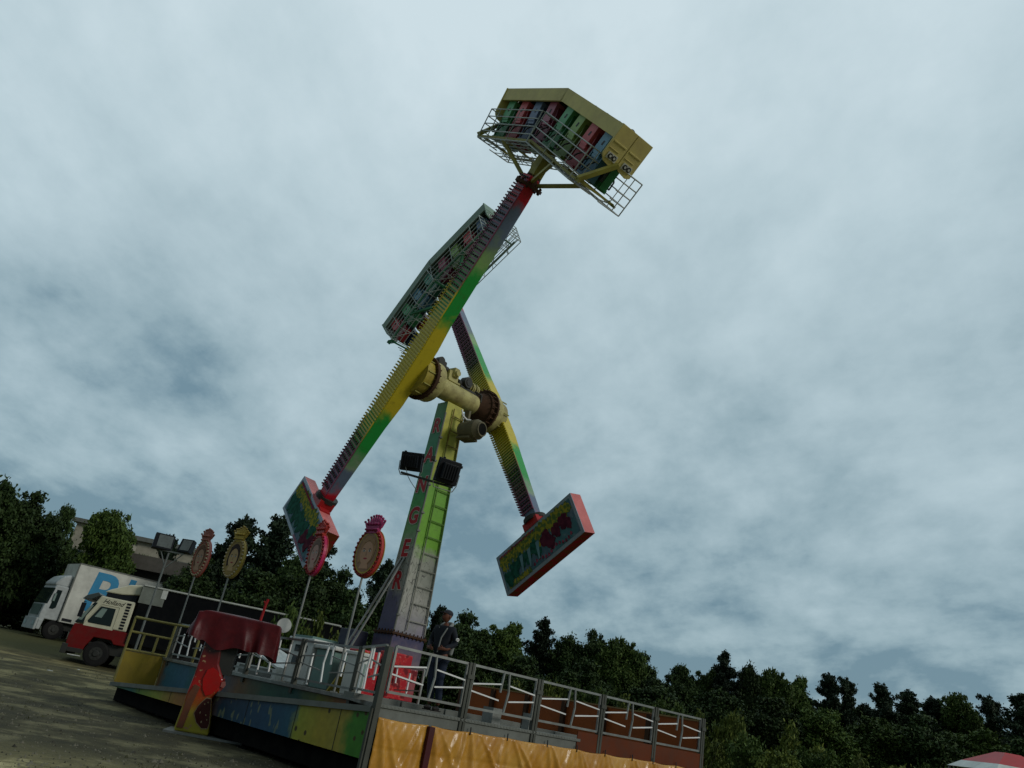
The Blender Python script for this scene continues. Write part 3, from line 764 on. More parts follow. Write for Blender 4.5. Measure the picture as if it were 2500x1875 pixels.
def counterweight(F, ls, which, lab):
    # local axes of F: x outward (away from hub), y = t ; z = n
    W_, a0_, a1_, T = .19, 4.4, 5.58, 1.67
    G = bpy.data.objects.new('counterweight', None); G.empty_display_size = .2
    link(G, ride, F @ Matrix.Translation((4.35, 0, -.07))); tag(G, lab)
    z0, z1 = -.07 - W_, -.07 + W_
    b = MB()
    vs = [(x, y, z) for x in (a0_, a1_) for y in (-T, T) for z in (z0 + .02, z1)]
    # 0:a0,-T,z0 1:a0,-T,z1 2:a0,T,z0 3:a0,T,z1 4..7 a1
    b.add(vs, [(0, 1, 3, 2)], 0); b.add(vs, [(4, 6, 7, 5)], 1); b.add(vs, [(0, 4, 5, 1), (2, 3, 7, 6)], 0 if which == 'B' else 1)
    b.add(vs, [(0, 2, 6, 4), (1, 5, 7, 3)], 1)
    b.build('casing', [topred, botred], G, F)
    b = MB()
    b.box((a0_, -T, z0), (a1_, T, z0 + .02))
    b.build('face_border', frm, G, F)
    b = MB()
    b.box((a0_ + .10, -T + .10, z0 - .005), (a1_ - .10, T - .10, z0)); pn = b.build('painted_panel', panel_mat('panel_paint', 3.0 if which == 'A' else 8.0), G, F)
    rnd = random.Random(5 if which == 'A' else 9)
    b = MB(); zz = z0 - .005
    if which == 'B':
        # ls = sign of y for the far lower-left end
        for i in range(17):
            y = ls * (1.45 - i * .178); blob(b, a0_ + .26 + .03 * math.sin(i * 1.7), y, .15, zz - .004 - .0004 * i, zz, 0, rnd, .9)
            if i % 3 == 0: blob(b, a0_ + .45, y, .13, zz - .0035 - .0003 * i, zz, 0, rnd, .6)
        for i, (yy, xx, r_, mm) in enumerate(((1.35, .82, .22, 1), (1.05, .70, .22, 1), (.75, .62, .20, 1), (.45, .66, .19, 1), (.15, .56, .20, 1), (.02, .76, .14, 1), (-.38, .62, .25, 2), (-.52, .78, .17, 2), (-.80, .60, .19, 2), (-1.12, .52, .20, 2), (-1.27, .66, .15, 2))):
            blob(b, a0_ + xx, ls * yy, r_, zz - .012 - .0006 * i, zz, mm, rnd, .8, rnd.uniform(-.5, .5))
        for i, (yy, ln_, w_) in enumerate(((1.28, .30, .05), (1.12, .42, .05), (.95, .30, .06), (.78, .40, .05), (.60, .34, .05), (.42, .26, .06), (.25, .40, .05), (.06, .34, .05), (-.12, .42, .06), (-.33, .30, .05), (-.52, .38, .05), (-.70, .28, .06), (-.92, .34, .05), (-1.12, .30, .05), (-1.3, .36, .06))):
            y = ls * yy; b.prism([(a0_ + .25, y - w_), (a0_ + .25 + ln_, y - w_ * .6 + ls * .03), (a0_ + .25 + ln_ + .05, y + ls * .05), (a0_ + .22 + ln_, y + w_ * .7 + ls * .03), (a0_ + .25, y + w_)], zz - .009 - .0002 * i, zz, 0)
        for i, yy in enumerate((.68, .34, -.04)):
            y = ls * yy; b.prism([(a0_ + .48, y - .07), (a0_ + .95, y + ls * .10 - .02), (a0_ + .95, y + ls * .10 + .03), (a0_ + .48, y + .07)], zz - .022 - .0002 * i, zz, 5)
        for i in range(9): blob(b, a1_ - .16, ls * (1.4 - i * .11), .08, zz - .008 - .0003 * i, zz, 0, rnd, .7)
        for i in range(24):
            y = ls * (1.5 - i * .066); b.add([(a0_ + .10, y - .03, zz - .02), (a0_ + .10, y + .03, zz - .02), (a0_ + .17, y, zz - .02)], [(0, 1, 2)], 3)
        for i in range(14): blob(b, a1_ - .20 - .05 * math.sin(i), ls * (.3 - i * .12), .045, zz - .01 - .0003 * i, zz, 4, rnd, .8)
    else:
        for i in range(12):
            y = ls * (1.4 - i * .22); blob(b, a0_ + .32 + .06 * math.sin(i * 1.3), y, .19, zz - .004 - .0004 * i, zz, 0, rnd, .9)
        for i, (yy, xx, r_, mm) in enumerate(((1.3, .75, .25, 1), (.95, .72, .27, 1), (.6, .78, .25, 1), (.2, .70, .26, 1), (-.1, .78, .22, 1), (-.4, .68, .22, 1), (-.7, .8, .22, 2), (-1.05, .7, .26, 2), (-1.3, .6, .2, 2), (-.9, .5, .2, 1))):
            blob(b, a0_ + xx, ls * yy, r_, zz - .012 - .0006 * i, zz, mm, rnd, .8, rnd.uniform(-.5, .5))
        for i in range(26):
            y = ls * (1.45 - i * .066); b.add([(a0_ + .11, y - .035, zz - .02), (a0_ + .11, y + .035, zz - .02), (a0_ + .19, y, zz - .02)], [(0, 1, 2)], 3)
        for i in range(20): b.add([(a1_ - .05, ls * (-.1 - i * .07) - .03, zz - .02), (a1_ - .05, ls * (-.1 - i * .07) + .03, zz - .02), (a1_ - .14, ls * (-.1 - i * .07), zz - .02)], [(0, 1, 2)], 3)
    b.build('painted_figures', [ochre, pgreen, pwine, magenta, speck('pink_dots', (.30, .06, .10), (.12, .03, .05), 10), paint('pale_blue_bar', (.12, .24, .28))], pn, F)
    b = MB(); b.box((4.18, -.30, -.28), (4.40, .30, .18)); b.cone((4.1, 0, -.03), (4.22, 0, -.03), .33, n=18, m=1)
    b.box((4.36, -.5, -.22), (4.41, .5, .1), 0)
    b.build('mounting_block', [M['red'], M['darksteel']], G, F)
    return G
tAx = (CA.to_3x3() @ V((0, 1, 0))); sA = 1 if tAx.dot(UL + UZ) > 0 else -1      # A: upper-left end is +UL,+Z
counterweight(CA, sA, 'A', 'left counterweight box seen at a slant above the portrait signs')
tBx = (CB.to_3x3() @ V((0, 1, 0))); sB = 1 if tBx.dot(UL - UZ) > 0 else -1
counterweight(CB, sB, 'B', 'right counterweight box with pink end and painted face')

# ------------------------------------------------------------------ platform
C0 = atZ(917, 1733, 1.28); C0.z = 0
PF = frame(C0, UR, UL, UZ)              # x = along right edge, y = along left edge
plat = thing('ride_platform', 'raised steel platform with painted front, stepped ramp and open rail panels', 'platform', frame(V((C0.x, C0.y, 0)), UR, UL, UZ))
b = MB()
b.prism([(0, .02), (10.7, .02), (10.7, 12), (1.2, 12), (1.2, 2.5), (.02, .1)], D - .08, D)
b.build('floor', M['deck'], plat, PF)
b = MB(); b.box((0, -.02, D - .22), (10.7, .05, D - .005)); b.box((.0, -.05, D - .045), (5.6, -.02, D + .01))
for i in range(60): b.box((.1 + i * .09, -.055, D - .03), (.15 + i * .09, -.05, D))
b.build('edge_beam', M['grey'], plat, PF)
lipz = lambda v: 1.31 - .066 * v
# ramp
b = MB(); n = 24
for i in range(n):
    v0, v1 = 12 * i / n, 12 * (i + 1) / n
    f = lambda v: 1.2 if v > 2.5 else max(.05, 1.2 * v / 2.5)
    b.add([(-.05, v0, lipz(v0)), (f(v0), v0, lipz(v0)), (f(v1), v1, lipz(v1)), (-.05, v1, lipz(v1)), (-.05, v0, lipz(v0) - .05), (f(v0), v0, lipz(v0) - .05), (f(v1), v1, lipz(v1) - .05), (-.05, v1, lipz(v1) - .05)],
          [(0, 1, 2, 3), (7, 6, 5, 4), (0, 3, 7, 4), (1, 5, 6, 2)])
b.build('ramp', paint('ramp_plate', (.12, .13, .10), .6, .2, .5), plat, PF)
b = MB(); b.beam((-.06, 0.05, lipz(0) - .03), (-.06, 12, lipz(12) - .03), .03, .10); b.build('ramp_edge', M['grey'], plat, PF)
# painted fascia and riser
def zone_mat(name, stops, marks):
    m, t, p = nodes(name)
    c = t.nodes.new('ShaderNodeTexCoord'); s = t.nodes.new('ShaderNodeSeparateXYZ'); t.links.new(c.outputs['Object'], s.inputs[0])
    n = noise(t, 2.5, 6); v = mth(t, 'DIVIDE', mth(t, 'ADD', s.outputs[1], mth(t, 'MULTIPLY', mth(t, 'SUBTRACT', n, .5), .9)), 12)
    col = ramp(t, v, stops)
    if marks:
        vo = t.nodes.new('ShaderNodeTexVoronoi'); vo.inputs['Scale'].default_value = 3.4; t.links.new(c.outputs['Object'], vo.inputs['Vector'])
        sp_ = ramp(t, vo.outputs['Distance'], [(.13, (1, 1, 1)), (.19, (0, 0, 0))])
        zn = ramp(t, v, [(.0, (1, 1, 1)), (.19, (1, 1, 1)), (.205, (0, 0, 0))])
        col = mixc(t, mth(t, 'MULTIPLY', sp_, zn), col, (.06, .04, .01))
        mpn = t.nodes.new('ShaderNodeMapping'); t.links.new(c.outputs['Object'], mpn.inputs[0]); mpn.inputs['Scale'].default_value = (1, 5, 2.2)
        n4 = noise(t, 1.3, 1, mpn.outputs[0]); mk = ramp(t, n4, [(.62, (0, 0, 0)), (.66, (1, 1, 1))])
        zn2 = ramp(t, v, [(.22, (0, 0, 0)), (.25, (1, 1, 1)), (.5, (1, 1, 1)), (.53, (0, 0, 0))])
        col = mixc(t, mth(t, 'MULTIPLY', mth(t, 'MULTIPLY', mk, zn2), .7), col, (.20, .22, .12))
    g2 = noise(t, 8, 6); col = mixc(t, .35, col, ramp(t, g2, [(.3, (.5, .5, .5)), (.7, (1.3, 1.3, 1.3))]), 'MULTIPLY')
    t.links.new(col, p.inputs['Base Color']); p.inputs['Roughness'].default_value = .45; return m
GR, YG, OR, BL, TQ = (.055, .20, .02), (.30, .32, .03), (.36, .17, .03), (.015, .06, .12), (.02, .13, .12)
fas = zone_mat('fascia_paint', [(0, GR), (.045, GR), (.07, (.32, .26, .04)), (.13, (.36, .28, .03)), (.19, YG), (.21, (.02, .09, .14)), (.3, BL), (.45, (.015, .05, .08)), (.55, (.30, .10, .03)), (.66, OR), (.74, YG), (.83, (.12, .22, .03)), (.88, TQ), (1, (.10, .25, .08))], True)
ris = zone_mat('riser_paint', [(0, (.3, .05, .02)), (.22, (.20, .06, .02)), (.3, (.12, .14, .03)), (.38, (.02, .08, .07)), (.5, (.03, .10, .06)), (.6, (.16, .08, .03)), (.70, (.02, .07, .13)), (.78, (.02, .12, .06)), (.86, (.04, .13, .20)), (.96, (.05, .16, .22)), (1, (.25, .12, .03))], False)
b = MB(); N_ = 30
for i in range(N_):
    v0, v1 = .02 + 11.9 * i / N_, .02 + 11.9 * (i + 1) / N_
    zb = lambda v: .49 - .004 * v
    b.add([(-.03, v0, zb(v0)), (-.03, v0, lipz(v0) - .06), (-.03, v1, lipz(v1) - .06), (-.03, v1, zb(v1)), (0, v0, zb(v0)), (0, v0, lipz(v0) - .06), (0, v1, lipz(v1) - .06), (0, v1, zb(v1))],
          [(0, 1, 2, 3), (7, 6, 5, 4), (0, 3, 7, 4)] + ([(0, 4, 5, 1)] if i == 0 else []) + ([(3, 2, 6, 7)] if i == N_ - 1 else []))
b.build('painted_fascia', fas, plat, PF)
b = MB()
for v in (.95, 2.4, 4.3, 6.2, 8.1, 10.0): b.box((-.036, v, .48), (-.030, v + .014, lipz(v) - .07))
b.build('fascia_seams', M['darksteel'], plat, PF)
b = MB()
for i in range(24):
    v0, v1 = 2.5 + 9.5 * i / 24, 2.5 + 9.5 * (i + 1) / 24
    b.quad((1.18, v0, lipz(v0)), (1.18, v1, lipz(v1)), (1.18, v1, D - .08), (1.18, v0, D - .08))
b.build('painted_riser', ris, plat, PF)
b = MB(); b.beam((1.15, 2.45, D - .03), (1.15, 12, D - .03), .05, .07); b.beam((0.02, .06, D - .03), (1.15, 2.45, D - .03), .05, .07); b.build('step_nosing', M['steel'], plat, PF)
b = MB(); b.box((.02, 12.0, .55), (1.15, 12.04, 1.38)); b.build('yellow_end_panel', paint('ochre_panel', (.33, .24, .03), .6, 0, .3), plat, PF)
# chassis and jacks, boxed in with black that paints the shade under the deck
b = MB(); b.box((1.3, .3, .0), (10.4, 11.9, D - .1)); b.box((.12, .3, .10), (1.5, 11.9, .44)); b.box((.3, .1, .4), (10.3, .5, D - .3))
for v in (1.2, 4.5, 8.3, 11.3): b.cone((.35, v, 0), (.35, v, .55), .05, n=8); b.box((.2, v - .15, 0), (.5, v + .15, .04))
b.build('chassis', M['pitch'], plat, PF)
# corner post
b = MB(); b.box((-.06, -.06, .05), (.05, .05, 2.34)); b.box((-.10, -.03, .2), (-.06, .03, 1.3), 0); b.build('corner_post', M['post'], plat, PF)
# rail panels
def rail_panel(P0, dirv, length, up=V((0, 0, 1)), z0=1.60, z1=2.37, bars='mixed', outw=V((0, -1, 0))):
    # local frame in platform coords
    o = V((P0[0], P0[1], z0)); h = z1 - z0
    q = lambda u, v, off=0: o + dirv * (u * length) + V((0, 0, h * (1 - v))) + outw * off
    b = MB(); w = .045
    b.beam(q(0, 0), q(1, 0), w, w); b.beam(q(0, 1), q(1, 1), w, w); b.beam(q(0, 0), q(0, 1), w, w); b.beam(q(1, 0), q(1, 1), w, w)
    pn = b.build('rail_panel', M['steel'], plat, PF)
    A = [((.46, 0), (.44, .51)), ((.54, 0), (.57, .5)), ((.57, .5), (.535, 1))]
    Bq = [((.01, .44), (.43, .31)), ((0, .61), (.425, .71)), ((.57, .31), (.985, .40)), ((.58, .70), (.98, .58))]
    b = MB()
    for a_, c_ in A: b.beam(q(*a_, .01), q(*c_, .01), .035, .03, m=1 if bars == 'left' else 0)
    for a_, c_ in Bq: b.beam(q(*a_, .02), q(*c_, .02), .026, .026, m=0 if bars == 'left' else 1)
    if bars == 'left':
        b.beam(q(.22, .15, .01), q(.22, .75, .01), .035, .03, m=1); b.beam(q(.8, .3, .01), q(.78, 1.1, .01), .035, .03, m=1)
    b.build('infill_bars', [M['pipe'], M['whitebar']], pn, PF)
    return pn
us = [0.06, 2.04, 4.07, 6.28, 8.42, 10.6]
for a_, c_ in zip(us[:-1], us[1:]): rail_panel((a_ + .09, 0), V((1, 0, 0)), c_ - a_ - .18)
for u in us[1:]:
    b = MB(); b.box((u - .075, -.05, 1.12), (u - .012, .04, 2.40)); b.box((u + .012, -.05, 1.12), (u + .075, .04, 2.40)); b.box((u - .09, -.07, 2.10), (u + .09, -.05, 2.18))
    b.build('rail_post', M['post'], plat, PF)
vs_ = [2.5, 4.8, 7.1, 9.4, 11.7]
for a_, c_ in zip(vs_[:-1], vs_[1:]): rail_panel((1.2, a_ + .06), V((0, 1, 0)), c_ - a_ - .12, bars='left', outw=V((-1, 0, 0)), z0=1.52, z1=2.34)
dv = V((1.2, 2.44, 0)); rail_panel((.03, .12), dv.normalized(), dv.length - .12, bars='left', outw=V((-1, 0, 0)), z0=1.55, z1=2.36)
for v in vs_:
    b = MB(); b.box((1.14, v - .05, 1.2), (1.24, v + .05, 2.38)); b.build('rail_post', M['post'], plat, PF)
# far entrance rails (yellow)
b = MB()
for pts in ([(0, 12, .6), (0, 12, 2.3), (1.2, 12, 2.3), (1.2, 12, .6)], [(0, 12, 1.9), (1.2, 12, 1.9)], [(0, 12, 2.28), (1.2, 10.2, 2.28), (1.2, 10.2, 1.4)], [(0, 12, 1.42), (1.2, 12, 1.42)], [(.4, 12, 1.42), (.4, 12, 1.9)], [(.8, 12, 1.42), (.8, 12, 1.9)]):
    b.tube([V(q) for q in pts], .035, 6)
b.build('entrance_rail', paint('dull_yellow', (.30, .26, .08), .6, 0, .4), plat, PF)
# inner rails across the deck (white bars seen through the front rail)
for (u, v, L_) in ((3.4, 3.0, 2.2), (3.4, 5.4, 2.2), (3.4, 7.8, 2.2)):
    rail_panel((u, v), V((0, 1, 0)), L_, bars='left', outw=V((-1, 0, 0)), z0=1.45, z1=2.2)
# orange end boards
b = MB(); bt = MB()
vv = [0.1 + i * 1.55 for i in range(7)]
for i in range(6):
    b.box((10.55, vv[i], D), (10.60, vv[i + 1] - .02, 2.30)); b.box((10.53, vv[i], 2.30), (10.62, vv[i + 1] - .02, 2.34), 1)
    b.box((10.44, vv[i + 1] - .12, D), (10.55, vv[i + 1] + .02, 2.28), 2)
b.box((8.0, .08, D - .3), (10.6, .12, D + .0), 0)
b.build('orange_boards', [M['orange'], paint('board_cap', (.25, .16, .06)), M['rust']], plat, PF)
b = MB()
for i in range(9): b.box((.2 + i * 1.15, 1.0, D), (.2 + i * 1.15 + 1.1, 1.35, D + .10 if i < 4 else D + .06))
b.build('floor_step', M['grey'], plat, PF)
b = MB(); b.box((3.1, .25, D), (3.35, .55, D + .30)); b.box((4.15, .2, D), (4.3, .4, D + .32)); b.build('step_box', M['steel'], plat, PF)
b = MB()
b.box((5.5, -.04, D - .22), (10.7, -.021, D + .16)); b.build('side_board', paint('brown_board', (.12, .026, .006), .8), plat, PF)

# tarpaulins
m, t, p = nodes('yellow_tarpaulin')
n = noise(t, .9, 5, rough=.6); n2 = noise(t, 11, 7, rough=.7)
t.links.new(mixc(t, .5, ramp(t, n, [(.3, (.36, .145, .012)), (.5, (.50, .24, .03)), (.7, (.56, .31, .055))]), ramp(t, n2, [(.3, (.8, .8, .8)), (.7, (1.15, 1.15, 1.15))]), 'MULTIPLY'), p.inputs['Base Color'])
p.inputs['Roughness'].default_value = .36; p.inputs['Coat Weight'].default_value = .35; p.inputs['Coat Roughness'].default_value = .2; bump(t, p, noise(t, 6, 4), .35, .02)
src = p.inputs['Base Color'].links[0].from_socket
c = t.nodes.new('ShaderNodeTexCoord'); s = t.nodes.new('ShaderNodeSeparateXYZ'); t.links.new(c.outputs['Object'], s.inputs[0])
fr = mth(t, 'FRACT', mth(t, 'ADD', mth(t, 'DIVIDE', s.outputs[0], .62), mth(t, 'MULTIPLY', n, .06)))
seam = ramp(t, fr, [(.0, (1, 1, 1)), (.018, (0, 0, 0))]); stain = ramp(t, noise(t, 2.5, 8, rough=.75), [(.56, (0, 0, 0)), (.72, (1, 1, 1))])
t.links.new(mixc(t, mth(t, 'MULTIPLY', stain, .35), mixc(t, mth(t, 'MULTIPLY', seam, .45), src, (.16, .07, .008)), (.20, .10, .02)), p.inputs['Base Color'])
tarpm = m
def tarp(u0, u1, name, label, seedv):
    rnd = random.Random(seedv); nu = int((u1 - u0) / .035); nv = 34
    hooks = []
    u = u0
    while u < u1 - .3: hooks.append(u); u += rnd.uniform(.75, 1.25)
    hooks.append(u1)
    vs = []; amps = [rnd.uniform(.5, 1.2) for _ in range(60)]; ph = [rnd.uniform(0, 6.28) for _ in range(60)]
    for j in range(nv + 1):
        s_ = j / nv
        for i in range(nu + 1):
            u = u0 + (u1 - u0) * i / nu
            k = max(0, min(len(hooks) - 2, sum(1 for h_ in hooks if h_ <= u) - 1)); h0, h1 = hooks[k], hooks[k + 1]; f = (u - h0) / (h1 - h0)
            sag = .025 * math.sin(math.pi * f) * amps[k]
            # folds radiating from the hooks
            z = D - .20 - sag * (1 - s_) - s_ * (D - .22)
            fold = 0
            dl = min(f, 1 - f) * (h1 - h0)
            for q_ in range(3):
                kk_ = (k * 3 + q_) % 60
                c_ = (.18 + .3 * q_) * (1 + .6 * math.sin(ph[kk_])) ; path = h0 + (c_ + .0) * (h1 - h0) * (.25 + .9 * s_)
                w_ = .025 + .07 * s_; e = (u - path) / w_; fold += amps[kk_] * .07 * math.exp(-e * e) * (.35 + s_ * .8)
                path = h1 - (c_) * (h1 - h0) * (.25 + .8 * s_); e = (u - path) / w_; fold += amps[(kk_ + 7) % 60] * .06 * math.exp(-e * e) * (.35 + s_)
            sc2 = .03 * math.sin(math.pi * f) * math.sin(math.pi * min(1, s_ * 2.2))
            crease = -.012 * math.exp(-((s_ - .42) / .012) ** 2) - .012 * math.exp(-((s_ - .8) / .012) ** 2)
            small = .010 * math.sin(u * 31 + s_ * 9 + ph[k]) * math.sin(s_ * 17 + u * 5)
            vs.append((u, -.075 - fold - sc2 - crease - small - .03 * s_, z))
    fs = [(j * (nu + 1) + i, j * (nu + 1) + i + 1, (j + 1) * (nu + 1) + i + 1, (j + 1) * (nu + 1) + i) for j in range(nv) for i in range(nu)]
    b = MB(); b.add(vs, fs, 0, True)
    o = b.build(name, tarpm, None, PF)
    sd = o.modifiers.new('thickness', 'SOLIDIFY'); sd.thickness = .004
    tag(o, label, 'tarpaulin', 'tarpaulins hung along the platform')
    for h_ in hooks[1:-1]:
        b = MB(); b.tube([V((h_, -.10, D - .25)), V((h_ + .01, -.08, D - .12))], .012); b.build('tie_cord', M['black'], o, PF)
    return o
tarp(.05, 1.20, 'tarpaulin', 'short flat yellow tarpaulin beside the platform corner post', 3)
tarp(1.27, 10.68, 'tarpaulin', 'long wrinkled shiny yellow tarpaulin hanging under the rail', 11)
b = MB(); b.box((1.17, -.16, .0), (1.30, -.05, D - .22)); b.build('tarpaulin_gap_post', M['maroon'], plat, PF)

# equipment seen behind the left rail (on the deck)
def boxthing(name, label, cat, px_, Yd, yaw, build):
    w_ = PF.inverted() @ at(px_, 1680, Yd); u, v = w_.x, w_.y
    mw = PF @ Matrix.Translation((u, v, D)) @ Matrix.Rotation(yaw, 4, 'Z')
    o = thing(name, label, cat, mw); build(o, mw); return o
def cab(o, mw):
    b = MB(); b.box((0, 0, 0), (.9, 1.1, 1.02)); b.box((-.05, -.05, 1.02), (.95, 1.15, 1.10)); b.build('body', M['white'], o, mw, .02)
    for y in (.25, .6):
        for z0, z1 in ((.45, .66), (.76, .92)):
            b = MB(); b.box((-.012, y, z0), (-.002, y + .22, z1)); b.build('window', M['glass'], o, mw)
    b = MB(); b.box((-.02, .1, 1.10), (.8, 1.0, 1.16)); b.build('roof_sheet', M['teal'], o, mw)
boxthing('control_cabin', 'white control cabin with dark window slots behind the left rail', 'cabin', 738, 20.5, 0, cab)
def cab2(o, mw):
    b = MB(); b.box((0, 0, 0), (.6, .7, .9)); b.build('body', M['teal'], o, mw, .02)
    b = MB(); b.prism([(-.1, -.1), (.75, -.1), (.7, .85), (-.05, .8)], .9, 1.0); b.build('lid', M['white'], o, mw, .03)
boxthing('equipment_cabinet', 'pale blue cabinet with white lid beside the yellow board', 'cabinet', 796, 20.0, .1, cab2)
def yb(o, mw):
    b = MB(); b.add([V(q) for q in ((0, 0, 0), (.35, 0, 0), (.55, -.5, .95), (.2, -.5, .95), (0, .05, 0), (.35, .05, 0), (.55, -.45, .95), (.2, -.45, .95))], [(0, 1, 2, 3), (7, 6, 5, 4), (0, 4, 5, 1), (1, 5, 6, 2), (2, 6, 7, 3), (3, 7, 4, 0)]); b.build('board', M['yellow'], o, mw)
boxthing('leaning_board', 'yellow board leaning between the white cabinets', 'board', 800, 19.0, 0, yb)
def cab3(o, mw):
    b = MB(); b.box((0, 0, 0), (.35, .35, .85)); b.prism([(-.04, -.04), (.4, -.04), (.4, .4), (-.04, .4)], .85, .93); b.build('body', M['white'], o, mw, .02)
    b = MB(); b.box((.05, -.012, .2), (.3, -.002, .7)); b.build('door', M['glasspale'], o, mw)
boxthing('switch_box', 'narrow white switch box next to the red housing', 'switch box', 858, 18.6, .2, cab3)
def bench(o, mw):
    b = MB(); b.box((0, 0, 0), (1.2, 2.2, .25)); b.add([V(q) for q in ((0, 0, .25), (1.2, 0, .25), (1.2, 2.2, .75), (0, 2.2, .75), (0, 0, .31), (1.2, 0, .31), (1.2, 2.2, .81), (0, 2.2, .81))], [(0, 1, 2, 3), (7, 6, 5, 4), (0, 4, 5, 1), (1, 5, 6, 2), (2, 6, 7, 3), (3, 7, 4, 0)]); b.build('panel', M['white'], o, mw)
    b = MB(); b.box((-.02, .2, .02), (-.002, 2.0, .22)); b.build('skirt', M['grey'], o, mw)
boxthing('folded_panel', 'slanted white panel stacked behind the red covered machine', 'panel', 662, 22.0, 0, bench)
def cab4(o, mw):
    b = MB(); b.box((0, 0, 0), (.5, .9, .95)); b.build('body', M['greenp'], o, mw, .02)
    b = MB(); b.box((-.02, .1, 0), (-.002, .2, .95)); b.box((-.02, .7, 0), (-.002, .8, .95)); b.build('side_strip', M['yellowpale'], o, mw)
boxthing('green_locker', 'green locker with pale yellow strips left of the red covered machine', 'locker', 505, 25.0, 0, cab4)

# ------------------------------------------------------------------ covered machine in front
mf = atZ(487, 1797, 0.0)
mx = V((.985, .17, 0)).normalized(); my = V((-mx.y, mx.x, 0))
MF = frame(V((mf.x, mf.y, 0)), mx, my, UZ)
mach = thing('covered_machine', 'amusement machine on a painted stand with its wide head under a dark red cover', 'amusement machine', MF)
b = MB(); b.box((-.72, -.50, 0.0), (.95, .60, .05)); b.build('base_plate', M['steel'], mach, MF)
b = MB()
side = [(-.54, .05), (.20, .05), (.14, .45), (.04, .80), (.16, 1.0), (.16, 1.22), (-.02, 1.5), (-.10, 2.05), (-.46, 2.05), (-.47, 1.2), (-.50, .8)]
n_ = len(side)
b.add([(x, -.30, z) for x, z in side] + [(x, .35, z) for x, z in side], [tuple(range(n_)), tuple(range(2 * n_ - 1, n_ - 1, -1))] + [(i, (i + 1) % n_, n_ + (i + 1) % n_, n_ + i) for i in range(n_)])
m, t, p = nodes('stand_paint')
c = t.nodes.new('ShaderNodeTexCoord'); s = t.nodes.new('ShaderNodeSeparateXYZ'); t.links.new(c.outputs['Object'], s.inputs[0])
n = noise(t, 3, 5); zz = mth(t, 'ADD', mth(t, 'DIVIDE', s.outputs[2], 2), mth(t, 'MULTIPLY', mth(t, 'SUBTRACT', n, .5), .25))
col = ramp(t, zz, [(.05, (.36, .31, .03)), (.22, (.34, .26, .03)), (.36, (.32, .07, .01)), (.5, (.42, .01, .01)), (.68, (.20, .008, .008)), (.9, (.06, .01, .008))])
n2 = noise(t, 11, 3); col = mixc(t, ramp(t, n2, [(.63, (0, 0, 0)), (.66, (1, 1, 1))]), col, (.34, .20, .10))
t.links.new(col, p.inputs['Base Color']); p.inputs['Roughness'].default_value = .3; p.inputs['Coat Weight'].default_value = .4
b.build('stand', m, mach, MF, .04)
# painted figure relief on the stand: dark outlined shapes
b = MB(); rnd = random.Random(2)
XZ = Matrix(((1, 0, 0, 0), (0, 0, 1, 0), (0, 1, 0, 0), (0, 0, 0, 1)))
def shape(P, y0, y1, m): 
    k = len(P); b.add([(x, y0, z) for x, z in P] + [(x, y1, z) for x, z in P], [tuple(range(k))[::-1], tuple(range(k, 2 * k))] + [(i, (i + 1) % k, k + (i + 1) % k, k + i) for i in range(k)], m)
foot = [(-.12, .70), (-.06, .78), (.04, .78), (.15, .30), (.14, .20), (.02, .18), (-.12, .28), (-.22, .45), (-.18, .60)]
shape([(-.02 + (x + .02) * 1.07, .49 + (z - .49) * 1.06) for x, z in foot], -.312, -.30, 0); shape(foot, -.318, -.31, 1)
for cx_, cz, r_ in ((-.06, .66, .012), (.0, .70, .012), (-.10, .48, .014), (.03, .45, .012), (-.02, .30, .016), (.08, .36, .010)):
    shape([(cx_ + r_ * math.cos(a), cz + r_ * 1.6 * math.sin(a)) for a in [i * math.pi / 4 for i in range(8)]], -.323, -.317, 0)
leg = [(-.38, 1.02), (-.26, .98), (-.32, .60), (-.36, .12), (-.50, .12), (-.47, .5), (-.46, .8)]
shape(leg, -.335, -.30, 2)
shape([(-.22, 1.35), (-.12, 1.42), (.0, 1.36), (.12, 1.22), (.14, 1.06), (.02, .88), (-.10, .82), (-.20, .95), (-.26, 1.15)], -.33, -.30, 3)
shape([(.15, 1.16), (.22, 1.18), (.25, 1.10), (.22, 1.04), (.15, 1.06)], -.32, -.25, 4)
b.build('painted_figure', [paint('fig_outline', (.36, .27, .14)), paint('fig_dark', (.06, .008, .008), .25), paint('fig_brown', (.17, .06, .03), .4, 0, .5, 8), paint('fig_red', (.50, .01, .01), .15), paint('fig_pink', (.42, .14, .12), .3)], mach, MF, .006)
# head under the cover
b = MB(); b.box((-.70, -.30, 2.0), (1.0, .30, 2.15)); b.box((-.12, -.26, 1.30), (.26, .26, 2.1)); b.build('head_frame', M['darksteel'], mach, MF)
m, t, p = nodes('red_cover_cloth')
n = noise(t, 5, 5); t.links.new(ramp(t, n, [(.3, (.055, .002, .004)), (.7, (.095, .004, .006))]), p.inputs['Base Color']); p.inputs['Roughness'].default_value = .42; bump(t, p, n, .35, .03)
